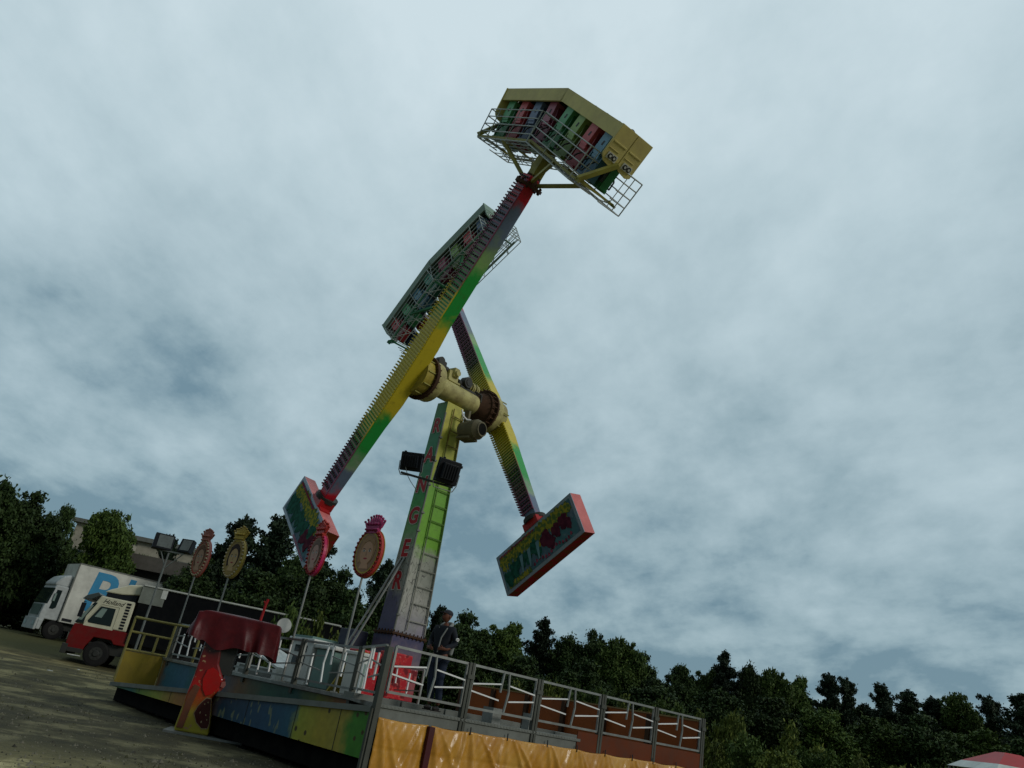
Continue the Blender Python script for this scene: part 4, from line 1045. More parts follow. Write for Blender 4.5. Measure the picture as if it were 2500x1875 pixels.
# cloth: closed draped shell
nu, nv = 120, 16; vs = []; fs = []
x0c, x1c, yh = -.78, 1.08, .36
for j in range(nv + 1):
    s_ = j / nv
    for i in range(nu):
        a = i / nu
        # rounded rectangle perimeter
        per = a * 4; kq = int(per); fr = per - kq
        cs = [(x0c, -yh), (x1c, -yh), (x1c, yh), (x0c, yh)]
        A_, B_ = cs[kq], cs[(kq + 1) % 4]; x = A_[0] + (B_[0] - A_[0]) * fr; y = A_[1] + (B_[1] - A_[1]) * fr
        endf = (x - x0c) / (x1c - x0c)
        top = 2.60 - .04 * endf + (.0 if endf > .04 else -.05); bot = 1.87 + .10 * math.sin(endf * 9 + 1) * .5 + .05 * math.sin(a * 60)
        if endf < .12: bot += .18 * (1 - endf / .12) - .1
        if endf > .80: bot -= .06
        z = top + (bot - top) * s_
        fold = (.028 * math.sin(a * 95) + .02 * math.sin(a * 41 + 2)) * s_ 
        if kq == 0: fold += .09 * math.exp(-((endf - .80 - .02 * s_) / .035) ** 2) * s_ + .06 * math.exp(-((endf - .66 + .12 * (1-s_)) / .03) ** 2) * s_ - .07 * math.exp(-((endf - .73) / .04) ** 2) * s_
        nx_, ny_ = ((0, -1), (1, 0), (0, 1), (-1, 0))[kq]
        flare = .05 * s_ + fold
        if endf < .06: flare += .10 * s_ * (1 - abs(s_ - .7))
        vs.append((x + nx_ * flare, y + ny_ * flare, z))
for j in range(nv):
    for i in range(nu): fs.append((j * nu + i, j * nu + (i + 1) % nu, (j + 1) * nu + (i + 1) % nu, (j + 1) * nu + i))
ctr = [(x0c + .3, 0, 2.69), (x1c - .3, 0, 2.66)]
vs.append(((x0c + x1c) / 2, 0, 2.615)); ci = len(vs) - 1
for i in range(nu): fs.append((i, ci, (i + 1) % nu))
b = MB(); b.add(vs, fs, 0, True)
o = b.build('cover_cloth', m, mach, MF); ss = o.modifiers.new('subdiv', 'SUBSURF'); ss.levels = 1; ss.render_levels = 1
b = MB(); b.tube([V((.56, 0, 2.55)), V((.58, 0, 2.98)), V((.60, 0, 3.10))], .035, 6); b.tube([V((.58, 0, 2.96)), V((.52, 0, 3.04))], .02); b.build('mast_stub', M['red'], mach, MF)
b = MB(); b.cone((1.10, .45, 2.62), (1.10, .50, 2.62), .17, n=24); b.cone((1.10, .5, 2.62), (1.0, .4, 2.1), .02, n=6); b.build('round_lamp_disc', M['white'], mach, MF)

# ------------------------------------------------------------------ portrait signs
skin = [(.42, .26, .17), (.48, .33, .16), (.45, .25, .20), (.50, .28, .17)]
def sign(pxb, pyb, pxt, pyt, hgt, wid, yaw, cols, label, k, s_rail):
    # pole stands on the deck edge by the left rail; foot position from rail parameter
    r_ = ray(pxt, pyt); pl = PF @ V((1.27, 0, 0)); top = CAM + r_ * ((pl - CAM).dot(UR) / r_.dot(UR))
    foot = V((top.x, top.y, D))
    h = top.z - foot.z
    o = thing('portrait_sign', label, 'sign', Matrix.Translation(foot), 'crowned oval portrait signs on poles')
    lean = V((top.x - foot.x, 0, h))
    b = MB(); b.cone((0, 0, 0), lean, .028, .024, n=8); b.box((-.07, -.07, 0), (.07, .07, .03)); b.build('pole', M['pipe'], o, foot)
    z = (Matrix.Rotation(yaw, 3, 'Z') @ V((0, -1, 0))); x = V((0, 0, 1)).cross(z).normalized(); y = lean.normalized()
    x = y.cross(z).normalized(); z = x.cross(y)
    cen = top + y * (hgt / 2)
    F = frame(cen, x, y, z)
    a_, b_ = wid / 2, hgt / 2
    def ell(sx, sy, n=40, cx=0, cy=0): return [(cx + sx * math.cos(2 * math.pi * i / n), cy + sy * math.sin(2 * math.pi * i / n)) for i in range(n)]
    rim, inner, bulb, crown, hair, bg_, sk = cols
    b = MB(); b.prism(ell(a_, b_), -.06, .03, 0); b.prism(ell(a_ * 1.03, b_ * 1.02), -.075, -.055, 1)
    b.prism(ell(a_ * .84, b_ * .86), .03, .045, 1)
    bd = b.build('oval_board', [rim, inner], o, F)
    nb = 30; bm_ = None
    for i in range(nb):
        t_ = 2 * math.pi * i / nb; Fb = F @ Matrix.Translation((a_ * .92 * math.cos(t_), b_ * .93 * math.sin(t_), .05))
        if bm_ is None:
            b = MB(); b.ball((0, 0, 0), .032, n=6); bm_ = b.build('bulb', bulb, bd, Fb).data
        else: link(bpy.data.objects.new('bulb', bm_), bd, Fb)
    # portrait: plain painted face
    b = MB(); z0 = .045
    b.prism(ell(a_ * .76, b_ * .79), z0, z0 + .004, 0)
    fx = a_ * .02
    b.prism(ell(a_ * .60, b_ * .60, 30, fx, b_ * .10), z0, z0 + .010, 1)           # hair mass
    b.prism([(-a_ * .58, b_ * .2), (-a_ * .3, b_ * .3), (-a_ * .34, -b_ * .35), (-a_ * .5, -b_ * .48), (-a_ * .6, -b_ * .2)], z0, z0 + .0085, 1)
    b.prism(ell(a_ * .46, b_ * .47, 30, fx, -b_ * .02), z0, z0 + .014, 2)         # face
    b.prism([(fx - a_ * .2, -b_ * .4), (fx + a_ * .2, -b_ * .4), (fx + a_ * .34, -b_ * .66), (fx - a_ * .34, -b_ * .66)], z0, z0 + .012, 2)
    b.prism([(fx - a_ * .46, b_ * .1), (fx - a_ * .3, b_ * .38), (fx + a_ * .05, b_ * .50), (fx + a_ * .46, b_ * .30), (fx + a_ * .47, b_ * .5), (fx, b_ * .64), (fx - a_ * .5, b_ * .5)], z0, z0 + .018, 1)
    for s_ in (-1, 1):
        b.prism(ell(a_ * .10, b_ * .040, 12, fx + s_ * a_ * .21, b_ * .06), z0, z0 + .0165, 3)
        b.prism(ell(a_ * .045, b_ * .034, 10, fx + s_ * a_ * .21, b_ * .06), z0, z0 + .0185, 4)
        b.prism([(fx + s_ * a_ * .09, b_ * .125), (fx + s_ * a_ * .34, b_ * .13), (fx + s_ * a_ * .22, b_ * .165)], z0, z0 + .0165, 4)
    b.prism([(fx - a_ * .03, b_ * .03), (fx + a_ * .03, b_ * .03), (fx + a_ * .07, -b_ * .13), (fx - a_ * .07, -b_ * .13)], z0, z0 + .0155, 5)
    b.prism([(fx - a_ * .17, -b_ * .24), (fx - a_ * .05, -b_ * .215), (fx + a_ * .05, -b_ * .215), (fx + a_ * .17, -b_ * .24), (fx + a_ * .06, -b_ * .285), (fx - a_ * .06, -b_ * .285)], z0, z0 + .0165, 6)
    sk2 = tuple(c_ * .72 for c_ in sk)
    b.build('painted_portrait', [bg_, hair, paint('skin_paint', sk, .5, 0, .1), letwhite, M['black'], paint('nose_tone', sk2, .5, 0, .1), paint('lip_paint', (.30, .03, .04), .5, 0, .1)], bd, F)
    # crown
    b = MB(); rnd = random.Random(k)
    base = b_ * .90
    b.prism([(-a_ * .42, base - .06), (a_ * .42, base - .06), (a_ * .5, base + .12), (-a_ * .5, base + .12)], -.03, .06)
    for i in range(9):
        f = -1 + 2 * i / 8; x_ = a_ * .48 * f; hh = .15 + .16 * (1 - abs(f) ** 1.5) + rnd.uniform(-.02, .02); dx = f * .12
        b.prism([(x_ - .035, base + .08), (x_ + .035, base + .08), (x_ + dx, base + .08 + hh)], -.02, .04)
        b.ball((x_ + dx, base + .08 + hh, .02), .032, n=6)
        b.ball((x_ * .9, base + .03, .07), .032, n=6)
    for i in range(5): b.ball((a_ * .4 * (i - 2) / 2, base + .16, .06), .04, n=6)
    b.build('crown', crown, bd, F)
gold = paint('gold_paint', (.42, .30, .05), .35, .2, .3); bulbw = paint('bulb_glass', (.50, .42, .26), .2)
redr = paint('sign_red', (.42, .04, .03), .4, 0, .2); bulbr = paint('bulb_red', (.25, .02, .02), .2); mag = paint('sign_magenta', (.35, .04, .14), .4, 0, .2)
rose = paint('sign_rose', (.34, .13, .10), .45, 0, .2); dkh = paint('dark_hair', (.03, .015, .01)); brh = paint('brown_hair', (.15, .07, .035)); blnd = paint('fair_hair', (.36, .20, .09)); hotpink = paint('hot_pink', (.50, .02, .10), .4, 0, .1)
cbg = paint('portrait_ground', (.30, .17, .10)); ybg = paint('portrait_ground_yellow', (.34, .24, .08))
sign(436, 1525, 475, 1408, 1.14, .62, R(-30), (rose, redr, bulbw, rose, brh, cbg, skin[0]), 'rose and gold oval portrait sign, leftmost of the four', 1, 9.5)
sign(530, 1494, 557, 1411, 1.14, .70, R(-30), (gold, ybg, bulbw, gold, dkh, ybg, skin[1]), 'golden oval portrait sign with dark haired face', 2, 6.8)
sign(717, 1557, 758, 1405, 1.04, .78, R(-52), (hotpink, redr, bulbr, redr, brh, cbg, skin[2]), 'narrow hot pink and red oval portrait sign in front of the left counterweight', 3, 3.8)
sign(853, 1531, 884, 1410, 1.12, .90, R(-42), (redr, gold, bulbr, mag, blnd, cbg, skin[3]), 'red oval portrait sign with magenta crown beside the tower', 4, 2.0)

# lamp mast at the left end of the platform
r_ = ray(412, 1350); pl = PF @ V((1.25, 0, 0)); tp_ = CAM + r_ * ((pl - CAM).dot(UR) / r_.dot(UR)); fo = V((tp_.x, tp_.y, D))
lm = thing('lamp_mast', 'thin steel mast with two old floodlights at the far left of the platform', 'lamp mast', Matrix.Translation(fo))
b = MB(); tl = tp_ - fo; b.cone((0, 0, 0), tl, .04, .03, n=8); md = tl * .83
b.tube([md, md + V((.45, 0, .55))], .022); b.tube([md + V((0, 0, .1)), md + V((-.30, 0, .6))], .018)
b.beam(tl + V((-.35, 0, .05)), tl + V((.5, 0, .05)), .04); b.build('mast', M['pipe'], lm, fo)
for (dx, w, h_, yw) in ((-.28, .62, .52, R(25)), (.50, .46, .46, R(-15))):
    z = (Matrix.Rotation(yw, 3, 'Z') @ V((0, -1, 0))); x = V((0, 0, 1)).cross(z).normalized(); y = z.cross(x); rot = Matrix.Rotation(R(-14), 3, x); y = rot @ y; z = rot @ z
    F = frame(tp_ + V((dx, 0, .30)), x, y, z)
    b = MB(); b.prism([(-w / 2, -h_ / 2), (w / 2, -h_ / 2), (w / 2, h_ / 2), (-w / 2, h_ / 2)], -.1, .1); b.prism([(-w * .35, -h_ * .35), (w * .35, -h_ * .35), (w * .35, h_ * .35), (-w * .35, h_ * .35)], -.22, -.1)
    fl = b.build('floodlight', M['black'], lm, F, .02)
    b = MB(); b.box((-w * .30, -h_ * .38, .1), (w * .42, h_ * .40, .112)); b.build('lens', paint('lens_glass', (.20, .22, .21), .25, 0, .5, 6), fl, F)

# ------------------------------------------------------------------ person on the platform
def skin_obj(name, nodes_, edges, mat_, parent, F, sub=2):
    me = bpy.data.meshes.new(name); me.from_pydata([n_[0] for n_ in nodes_], edges, []); me.materials.append(mat_)
    o = bpy.data.objects.new(name, me); link(o, parent, F)
    sm = o.modifiers.new('skin', 'SKIN'); sm.use_smooth_shade = True
    lay = me.skin_vertices[0] if me.skin_vertices else None
    if lay is None:
        bm = bmesh.new(); bm.from_mesh(me); bm.verts.layers.skin.verify(); bm.to_mesh(me); bm.free(); lay = me.skin_vertices[0]
    for i, n_ in enumerate(nodes_):
        r_ = n_[1]; lay.data[i].radius = r_ if isinstance(r_, tuple) else (r_, r_)
        lay.data[i].use_root = (i == 0)
    s2 = o.modifiers.new('sub', 'SUBSURF'); s2.levels = sub; s2.render_levels = sub
    return o
PP = at(1047, 1738, 15.9); PP.z = D + .04
PM = Matrix.Translation(PP) @ Matrix.Rotation(R(-28), 4, 'Z') @ Matrix.Scale(1.05, 4)      # faces -y, turned a little to the picture's left
per = thing('person', 'person in cap and dark hooded jacket with pale trim and jeans standing on the platform', 'person', PM)
skm = paint('skin_tone', (.13, .05, .03), .55, 0, .05); jack = paint('navy_jacket', (.012, .015, .022), .8, 0, .1); trim = paint('grey_hood', (.24, .25, .24), .9, 0, .1)
jean = paint('blue_jeans', (.014, .022, .045), .85, 0, .2); capm = paint('dark_cap', (.02, .02, .03), .7); shoe = paint('dark_shoe', (.02, .016, .015), .6)
nd = [((0, 0, .98), (.11, .08)), ((0, .01, 1.15), (.10, .075)), ((0, .015, 1.33), (.12, .08)), ((0, .01, 1.46), (.075, .07)), ((0, -.01, 1.55), (.052, .055)),
      ((.17, 0, 1.42), .06), ((.25, .03, 1.18), .045), ((.20, -.16, 1.06), .036), ((.14, -.22, 1.05), (.022, .03)),
      ((-.17, 0, 1.42), .06), ((-.25, .03, 1.18), .045), ((-.20, -.16, 1.06), .036), ((-.13, -.21, 1.04), (.022, .03)),
      ((.09, 0, .90), .09), ((.10, -.02, .50), .06), ((.13, .04, .09), .04), ((-.09, 0, .90), .09), ((-.07, -.03, .50), .06), ((-.03, .02, .09), .04)]
ed = [(0, 1), (1, 2), (2, 3), (3, 4), (2, 5), (5, 6), (6, 7), (7, 8), (2, 9), (9, 10), (10, 11), (11, 12), (0, 13), (13, 14), (14, 15), (0, 16), (16, 17), (17, 18)]
for sgn, hi_ in ((1, 8), (-1, 12)):
    base = nd[hi_][0]
    for k in range(4):
        i0 = len(nd); off = -.018 + k * .016; ln = (.05, .06, .057, .045)[k]
        nd += [((base[0] - sgn * .03, base[1] - .035, base[2] + off), .0095), ((base[0] - sgn * (.03 + ln * .6), base[1] - .045, base[2] + off - .01), .0085), ((base[0] - sgn * (.03 + ln), base[1] - .02, base[2] + off - .02), .007)]
        ed += [(hi_, i0), (i0, i0 + 1), (i0 + 1, i0 + 2)]
    i0 = len(nd); nd += [((base[0] - sgn * .01, base[1] - .01, base[2] + .045), .010), ((base[0] - sgn * .03, base[1] - .025, base[2] + .06), .008)]; ed += [(hi_, i0), (i0, i0 + 1)]
body = skin_obj('body', nd, ed, skm, per, PM)
# head
b = MB(); vs = []; fs = []; nr, ns = 16, 20
for i in range(nr + 1):
    ph = math.pi * i / nr
    for j in range(ns):
        a = 2 * math.pi * j / ns; z = math.cos(ph); r = math.sin(ph)
        x = r * math.cos(a) * .078; y = r * math.sin(a) * .098
        if z < -.1: x *= 1 + .35 * (z + .1); y = y * (1 + .2 * (z + .1)) - .012
        front = max(0, -math.sin(a)) * r
        if front > .9 and -.35 < z < .15 and abs(math.cos(a)) < .2: y -= .022 * (1 - abs(z + .18) / .3 if abs(z + .18) < .3 else 0)
        if front > .8 and .05 < z < .25 and .2 < abs(math.cos(a)) < .6: y += .008
        vs.append((x, y, z * .118))
for i in range(nr):
    for j in range(ns): fs.append((i * ns + j, (i + 1) * ns + j, (i + 1) * ns + (j + 1) % ns, i * ns + (j + 1) % ns))
b.add(vs, fs, 0, True)
for s_ in (-1, 1):
    b.ball((s_ * .08, .005, -.01), .022, 0, 8, (.5, 1, 1.5)); b.ball((s_ * .03, -.090, .012), .011, 1, 8)
b.box((-.024, -.098, -.058), (.024, -.088, -.048), 2)
HM = PM @ Matrix.Translation((0, -.02, 1.655)) @ Matrix.Rotation(R(-20), 4, 'Z')
b.build('head', [skm, M['black'], paint('mouth', (.12, .03, .03))], body, HM)
b = MB(); b.ball((0, .012, .045), .095, 0, 14, (.92, 1.08, .78))
b.prism([(-.06, -.07), (.06, -.07), (.052, -.155), (0, -.175), (-.052, -.155)], .045, .056)
b.build('cap', capm, per, HM)
jn = [((0, 0, .88), (.17, .14)), ((0, .01, 1.15), (.175, .14)), ((0, .01, 1.33), (.19, .14)), ((0, .01, 1.47), (.12, .10)),
      ((.18, 0, 1.42), .07), ((.265, .03, 1.18), .06), ((.165, -.20, 1.052), .043), ((-.18, 0, 1.42), .07), ((-.265, .03, 1.18), .06), ((-.16, -.195, 1.045), .043)]
skin_obj('jacket', jn, [(0, 1), (1, 2), (2, 3), (2, 4), (4, 5), (5, 6), (2, 7), (7, 8), (8, 9)], jack, per, PM)
hn = [((-.10, .03, 1.50), .03), ((-.08, .10, 1.53), .04), ((0, .13, 1.53), .05), ((.08, .10, 1.53), .04), ((.10, .03, 1.50), .03), ((.085, -.09, 1.42), .016), ((.02, -.125, 1.25), .014), ((.0, -.135, .98), .014), ((-.085, -.09, 1.42), .016)]
skin_obj('hood', hn, [(0, 1), (1, 2), (2, 3), (3, 4), (4, 5), (5, 6), (6, 7), (0, 8)], trim, per, PM)
skin_obj('hem', [((-.13, -.07, .92), .03), ((.0, -.115, .91), .03), ((.13, -.07, .92), .03), ((.15, .04, .92), .03), ((0, .12, .92), .03), ((-.15, .04, .92), .03)], [(0, 1), (1, 2), (2, 3), (3, 4), (4, 5), (5, 0)], trim, per, PM, 1)
skin_obj('side_stripe', [((.20, .03, 1.36), .03), ((.185, .07, 1.15), .045), ((.16, .07, .97), .045)], [(0, 1), (1, 2)], trim, per, PM)
b = MB(); b.cone((.30, -.03, 1.26), (.33, -.045, 1.26), .03, .03, n=10); b.cone((.328, -.045, 1.26), (.332, -.047, 1.26), .015, n=8, m=1); b.build('sleeve_badge', [M['whitebar'], M['black']], per, PM)
tn = [((0, 0, .93), (.14, .11)), ((.09, 0, .86), .105), ((.105, -.02, .50), .075), ((.135, .04, .12), .065), ((-.09, 0, .86), .105), ((-.065, -.03, .50), .075), ((-.025, .02, .12), .065)]
skin_obj('trousers', tn, [(0, 1), (1, 2), (2, 3), (0, 4), (4, 5), (5, 6)], jean, per, PM)
for sx, yy in ((.135, .04), (-.025, .02)):
    b = MB(); b.ball((sx, yy - .06, .045), .06, 0, 10, (.8, 2.1, .75)); b.box((sx - .045, yy - .17, 0), (sx + .045, yy + .06, .02)); b.build('shoe', shoe, per, PM)

# ------------------------------------------------------------------ trucks
def wheel(parent, F, x, z, y0, y1, r=.5, mt=None):
    b = MB(); b.cone((x, y0, z), (x, y1, z), r, n=28); b.cone((x, y0 - .02, z), (x, y0, z), r * .86, r * .96, n=28); o = b.build('wheel', M['rubber'], parent, F)
    b = MB(); b.cone((x, y0 - .035, z), (x, y0 - .02, z), r * .52, n=20); b.cone((x, y0 - .09, z), (x, y0 - .03, z), r * .20, r * .28, n=14)
    for i in range(8):
        a = i * math.pi / 4; b.cone((x + math.cos(a) * r * .38, y0 - .06, z + math.sin(a) * r * .38), (x + math.cos(a) * r * .38, y0 - .03, z + math.sin(a) * r * .38), .025, n=6)
    b.build('rim', M['darksteel'], o, F)
def sideprism(b, P, y0, y1, m=0):
    k = len(P); b.add([(x, y0, z) for x, z in P] + [(x, y1, z) for x, z in P], [tuple(range(k))[::-1], tuple(range(k, 2 * k))] + [(i, (i + 1) % k, k + (i + 1) % k, k + i) for i in range(k)], m)
# red and cream tractor: local x = rearwards (to the picture's right), y = away from viewer, z up
wq = atZ(220, 1630, .33)
tx = V((.965, .26, 0)).normalized(); ty = V((-tx.y, tx.x, 0))
RT = frame(V((wq.x, wq.y, gz(wq.x, wq.y))), tx, ty, UZ)
rt = thing('tractor_truck', 'old red and cream tractor truck with roof deflector parked behind the platform', 'truck', RT)
redt = paint('truck_red', (.16, .007, .007), .4, 0, .3); crm = paint('truck_cream', (.60, .58, .43), .4, 0, .15)
b = MB()
sideprism(b, [(-1.42, .55), (-1.46, 1.05), (-1.38, 1.58), (1.12, 1.58), (1.12, 1.0), (.62, 1.0), (.45, 1.16), (-.35, 1.16), (-.58, .75), (-.62, .55)], .05, 2.45, 0)
b.build('lower_body', redt, rt, RT, .03)
b = MB()
sideprism(b, [(-1.36, 1.59), (-.78, 2.62), (-.66, 2.88), (.95, 2.88), (.98, 1.59)], .06, 2.44, 0)
b.build('cab', crm, rt, RT, .05)
b = MB(); sideprism(b, [(-1.40, 1.62), (-.86, 2.56), (-.70, 2.56), (-1.0, 1.95), (-1.0, 1.62)], .035, 2.46, 0); b.build('windscreen', M['glass'], rt, RT, .02)
b = MB(); sideprism(b, [(-1.30, 1.75), (-.93, 2.42), (-.84, 2.42), (-1.12, 1.75)], .02, .034, 0); b.build('screen_reflection_panel', M['glasspale'], rt, RT)
b = MB(); sideprism(b, [(-.86, 1.78), (-.50, 2.45), (.18, 2.45), (.22, 1.70), (-.80, 1.70)], .03, .055, 0); sw = b.build('side_window', M['glass'], rt, RT, .03)
b = MB(); sideprism(b, [(-.62, 1.98), (-.42, 2.38), (-.18, 2.38), (-.30, 1.98)], .018, .029, 0); b.build('mirror_glass', M['glasspale'], sw, RT)
b = MB(); sideprism(b, [(-1.0, 1.45), (-.98, 1.62), (-.48, 2.54), (.35, 2.54), (.36, 1.45)], .052, .058, 0)
b.tube([V((-.98, .04, 1.62)), V((-.48, .04, 2.54)), V((.35, .04, 2.54)), V((.36, .04, 1.62))], .012); b.build('door', crm, rt, RT)
b = MB()
for i in range(9): z = 1.66 + i * .13; sideprism(b, [(.60, z), (.80, z), (.80, z + .085), (.60, z + .085)], .045, .058, 0)
b.build('air_intake', M['black'], rt, RT)
b = MB(); sideprism(b, [(-.62, 3.08), (-.40, 3.22), (.40, 3.58), (.98, 3.66), (1.02, 3.22), (.2, 3.10)], .25, 2.25, 0); b.build('roof_deflector', crm, rt, RT, .05)
b = MB(); b.box((-.5, .3, 2.86), (.9, 2.15, 3.16)); b.build('deflector_mount', M['black'], rt, RT)
b = MB(); sideprism(b, [(-1.45, 2.62), (-1.30, 2.80), (-.85, 3.0), (-.70, 2.90), (-1.05, 2.66)], .1, 2.4, 0); b.build('sun_visor', paint('visor', (.06, .08, .08), .25), rt, RT, .02)
b = MB(); b.tube([V((-1.2, -.05, 2.5)), V((-1.25, -.28, 2.5)), V((-1.22, -.28, 2.1))], .02); b.box((-1.32, -.34, 1.85), (-1.12, -.25, 2.45)); b.build('mirror', M['black'], rt, RT, .02)
b = MB(); b.box((-1.56, .0, .32), (-1.30, 2.5, .72)); b.box((-1.3, .02, .42), (-.62, .1, .60)); b.box((-1.2, 0, .30), (-.62, .12, .33), 1); b.build('bumper', [M['darksteel'], M['whitebar']], rt, RT, .03)
b = MB(); b.box((-1.58, .2, .48), (-1.555, .5, .64)); b.box((-1.58, 2.0, .48), (-1.555, 2.3, .64)); b.build('headlight', M['glasspale'], rt, RT)
b = MB(); b.box((-.5, .3, .55), (5.5, 2.2, .95)); b.cone((1.5, .02, .75), (2.4, .02, .75), .26, n=14); b.build('chassis', M['darksteel'], rt, RT)
wheel(rt, RT, 0, .52, .10, .42, .52); wheel(rt, RT, 0, .52, 2.05, 2.4, .52); wheel(rt, RT, 3.7, .52, .10, .6, .52)
text('name_lettering', 'Holland', .27, M['black'], rt, frame(RT @ V((-.02, .048, 2.68)), tx, UZ, -ty), .002, 0, 0, .45)
for o_ in list(rt.children):
    if not o_.name.startswith(('wheel', 'name_')):
        for q_ in [o_] + list(o_.children):
            for v_ in q_.data.vertices: v_.co.x *= .90
# dark trailer behind the red cab
TRL = RT @ Matrix.Translation((.98, 0, 0))
tr = thing('curtain_trailer', 'long dark curtain sided trailer coupled behind the cream and red cab', 'trailer', TRL)
navy = paint('trailer_curtain', (.004, .005, .006), .85, 0, .1, spec=.08)
b = MB(); b.box((.0, 0, 1.15), (9.0, 2.45, 3.62)); b.build('box_body', navy, tr, TRL)
b = MB(); b.box((-.03, -.03, 3.62), (9.05, 2.48, 3.70)); b.beam((.0, -.06, 3.68), (9.0, -.06, 3.68), .05, .06); b.build('roof_rail', paint('pale_rail', (.50, .52, .48), .4, 0, .3), tr, TRL)
b = MB(); b.box((-.04, -.035, 2.9), (1.0, .0, 3.66)); b.build('front_corner_plate', paint('grey_plate', (.20, .22, .19), .5, 0, .4), tr, TRL); b = MB(); b.box((.82, -.05, 3.25), (1.05, -.036, 3.66)); b.build('marker_plate', M['white'], tr, TRL)
b = MB(); b.box((.5, .3, .85), (8.9, 2.1, 1.15)); b.build('chassis', M['darksteel'], tr, TRL)
for x in (6.4, 7.7): wheel(tr, TRL, x, .5, .1, .5, .5)
b = MB(); b.box((1.9, .2, 0), (2.1, .4, .9)); b.box((1.9, 2.0, 0), (2.1, 2.2, .9)); b.build('landing_leg', M['darksteel'], tr, TRL)

# white truck
wd = 44.5
wp = at(122, 1560, wd); 
ux = V((.77, .64, 0)).normalized(); uy = V((-ux.y, ux.x, 0))
WT = frame(V((wp.x, wp.y, gz(wp.x, wp.y))), ux, uy, UZ)
wt = thing('box_truck', 'white box truck with large blue letters parked left of the red tractor', 'truck', WT)
wm = paint('truck_white', (.44, .47, .46), .45, 0, .35); wl = paint('truck_box_white', (.62, .62, .55), .5, 0, .25)
b = MB(); sideprism(b, [(-1.0, .45), (-1.05, 1.2), (-.95, 1.75), (-.66, 2.6), (-.60, 2.72), (.5, 2.72), (.55, 1.05), (.5, .95), (-.55, .95), (-.62, .45)], .05, 2.45, 0); b.build('cab', wm, wt, WT, .05)
b = MB(); sideprism(b, [(-.72, 2.70), (-.70, 2.86), (-.25, 3.22), (.3, 3.36), (.55, 3.36), (.55, 2.70)], .15, 2.35, 0); b.build('roof_deflector', wm, wt, WT, .08)
b = MB(); sideprism(b, [(-.98, 1.72), (-.72, 2.56), (-.60, 2.56), (-.78, 1.72)], .03, 2.47, 0); b.build('windscreen', M['glass'], wt, WT)
b = MB(); sideprism(b, [(-.52, 1.50), (-.40, 2.50), (.02, 2.50), (.0, 1.60), (-.2, 1.50)], .03, .055, 0); b.build('side_window', M['glass'], wt, WT, .02)
b = MB(); b.box((-.50, -.04, 1.9), (-.34, .028, 2.3)); b.build('mirror', M['glasspale'], wt, WT)
b = MB(); b.box((-1.18, .0, .35), (-.98, 2.5, .95)); b.box((-.98, .0, .40), (-.66, .06, .9)); b.build('bumper', wm, wt, WT, .04)
b = MB(); b.box((-1.20, .12, .55), (-1.18, .6, .78)); b.box((-1.20, 1.9, .55), (-1.18, 2.38, .78)); b.build('headlight', M['glasspale'], wt, WT)
b = MB(); b.box((-1.08, .3, 1.1), (-1.02, 2.2, 1.65)); b.build('grille', paint('grille', (.10, .15, .13)), wt, WT)
for o_ in list(wt.children):
    for v_ in o_.data.vertices: v_.co.x = v_.co.x * .60 - .30
b = MB(); b.box((.04, -.05, .95), (7.6, 2.5, 4.05)); b.box((.02, -.07, .95), (.08, .02, 4.09), 1); b.box((.02, -.07, 4.03), (7.62, -.05, 4.09), 1); bx_ = b.build('cargo_box', [wl, M['grey']], wt, WT)
b = MB(); b.box((.17, -.07, 1.02), (.67, -.051, 1.16)); b.build('marker_lamp', M['black'], bx_, WT)
b = MB(); b.box((.45, .25, .55), (8.0, 2.2, .95)); b.build('chassis', M['darksteel'], wt, WT)
wheel(wt, WT, 0, .5, .08, .45, .5); wheel(wt, WT, 5.6, .5, .08, .6, .5)
blue = paint('letter_blue', (.035, .25, .45), .45, 0, .1)
text('blue_lettering', 'P', 2.9, blue, bx_, frame(WT @ V((1.45, -.062, 2.68)), ux, UZ, -uy), .004, .07, 0, .12, .95)
text('blue_lettering', 'L', 2.9, blue, bx_, frame(WT @ V((3.15, -.062, 2.68)), ux, UZ, -uy), .004, .07, 0, .12, .8)

# ------------------------------------------------------------------ buildings
def building(px, py, Y, w, d_, ztop, yaw, mats, label, windows):
    c = at(px, py, Y); mw = Matrix.Translation((c.x, c.y, gz(c.x, c.y))) @ Matrix.Rotation(yaw, 4, 'Z')
    h = ztop - gz(c.x, c.y)
    o = thing('building', label, 'building', mw)
    b = MB(); b.box((-w / 2, 0, -.5), (w / 2, d_, h)); b.build('wall', mats[0], o, mw)
    b = MB(); b.box((-w / 2 - .4, -.4, h), (w / 2 + .4, d_ + .4, h + .35)); b.build('roof', mats[1], o, mw)
    for (wx, wz) in windows:
        b = MB(); b.box((wx, -.05, wz), (wx + 1.2, -.003, wz + 1.3)); f = b.build('window', M['grey'], o, mw)
        b = MB(); b.box((wx + .08, -.06, wz + .08), (wx + 1.12, -.051, wz + 1.22)); b.build('pane', M['glass'], f, mw)
    return o
beige = paint('beige_wall', (.40, .37, .29), .8, 0, .3); conc = paint('stained_concrete', (.12, .11, .095), .85, 0, .5)
building(236, 1290, 72, 3.5, 8, at(236, 1284, 72).z, R(8), (beige, M['grey']), 'pale beige building showing between the left trees', [(-1.5, 6)])
building(415, 1335, 66, 5, 8, at(415, 1337, 66).z, R(8), (beige, M['grey']), 'pale grey building behind the lamp mast', [(1, 6)])
c = at(385, 1372, 52); mw = Matrix.Translation((c.x, c.y, gz(c.x, c.y))) @ Matrix.Rotation(R(6), 4, 'Z')
o = thing('concrete_shelter', 'weathered concrete shelter with thick flat roof behind the dark trailer', 'shelter', mw)
h_ = at(385, 1362, 52).z - gz(c.x, c.y)
b = MB(); b.box((-4.5, 0, h_ - .9), (3.2, 6, h_)); b.build('roof_slab', conc, o, mw)
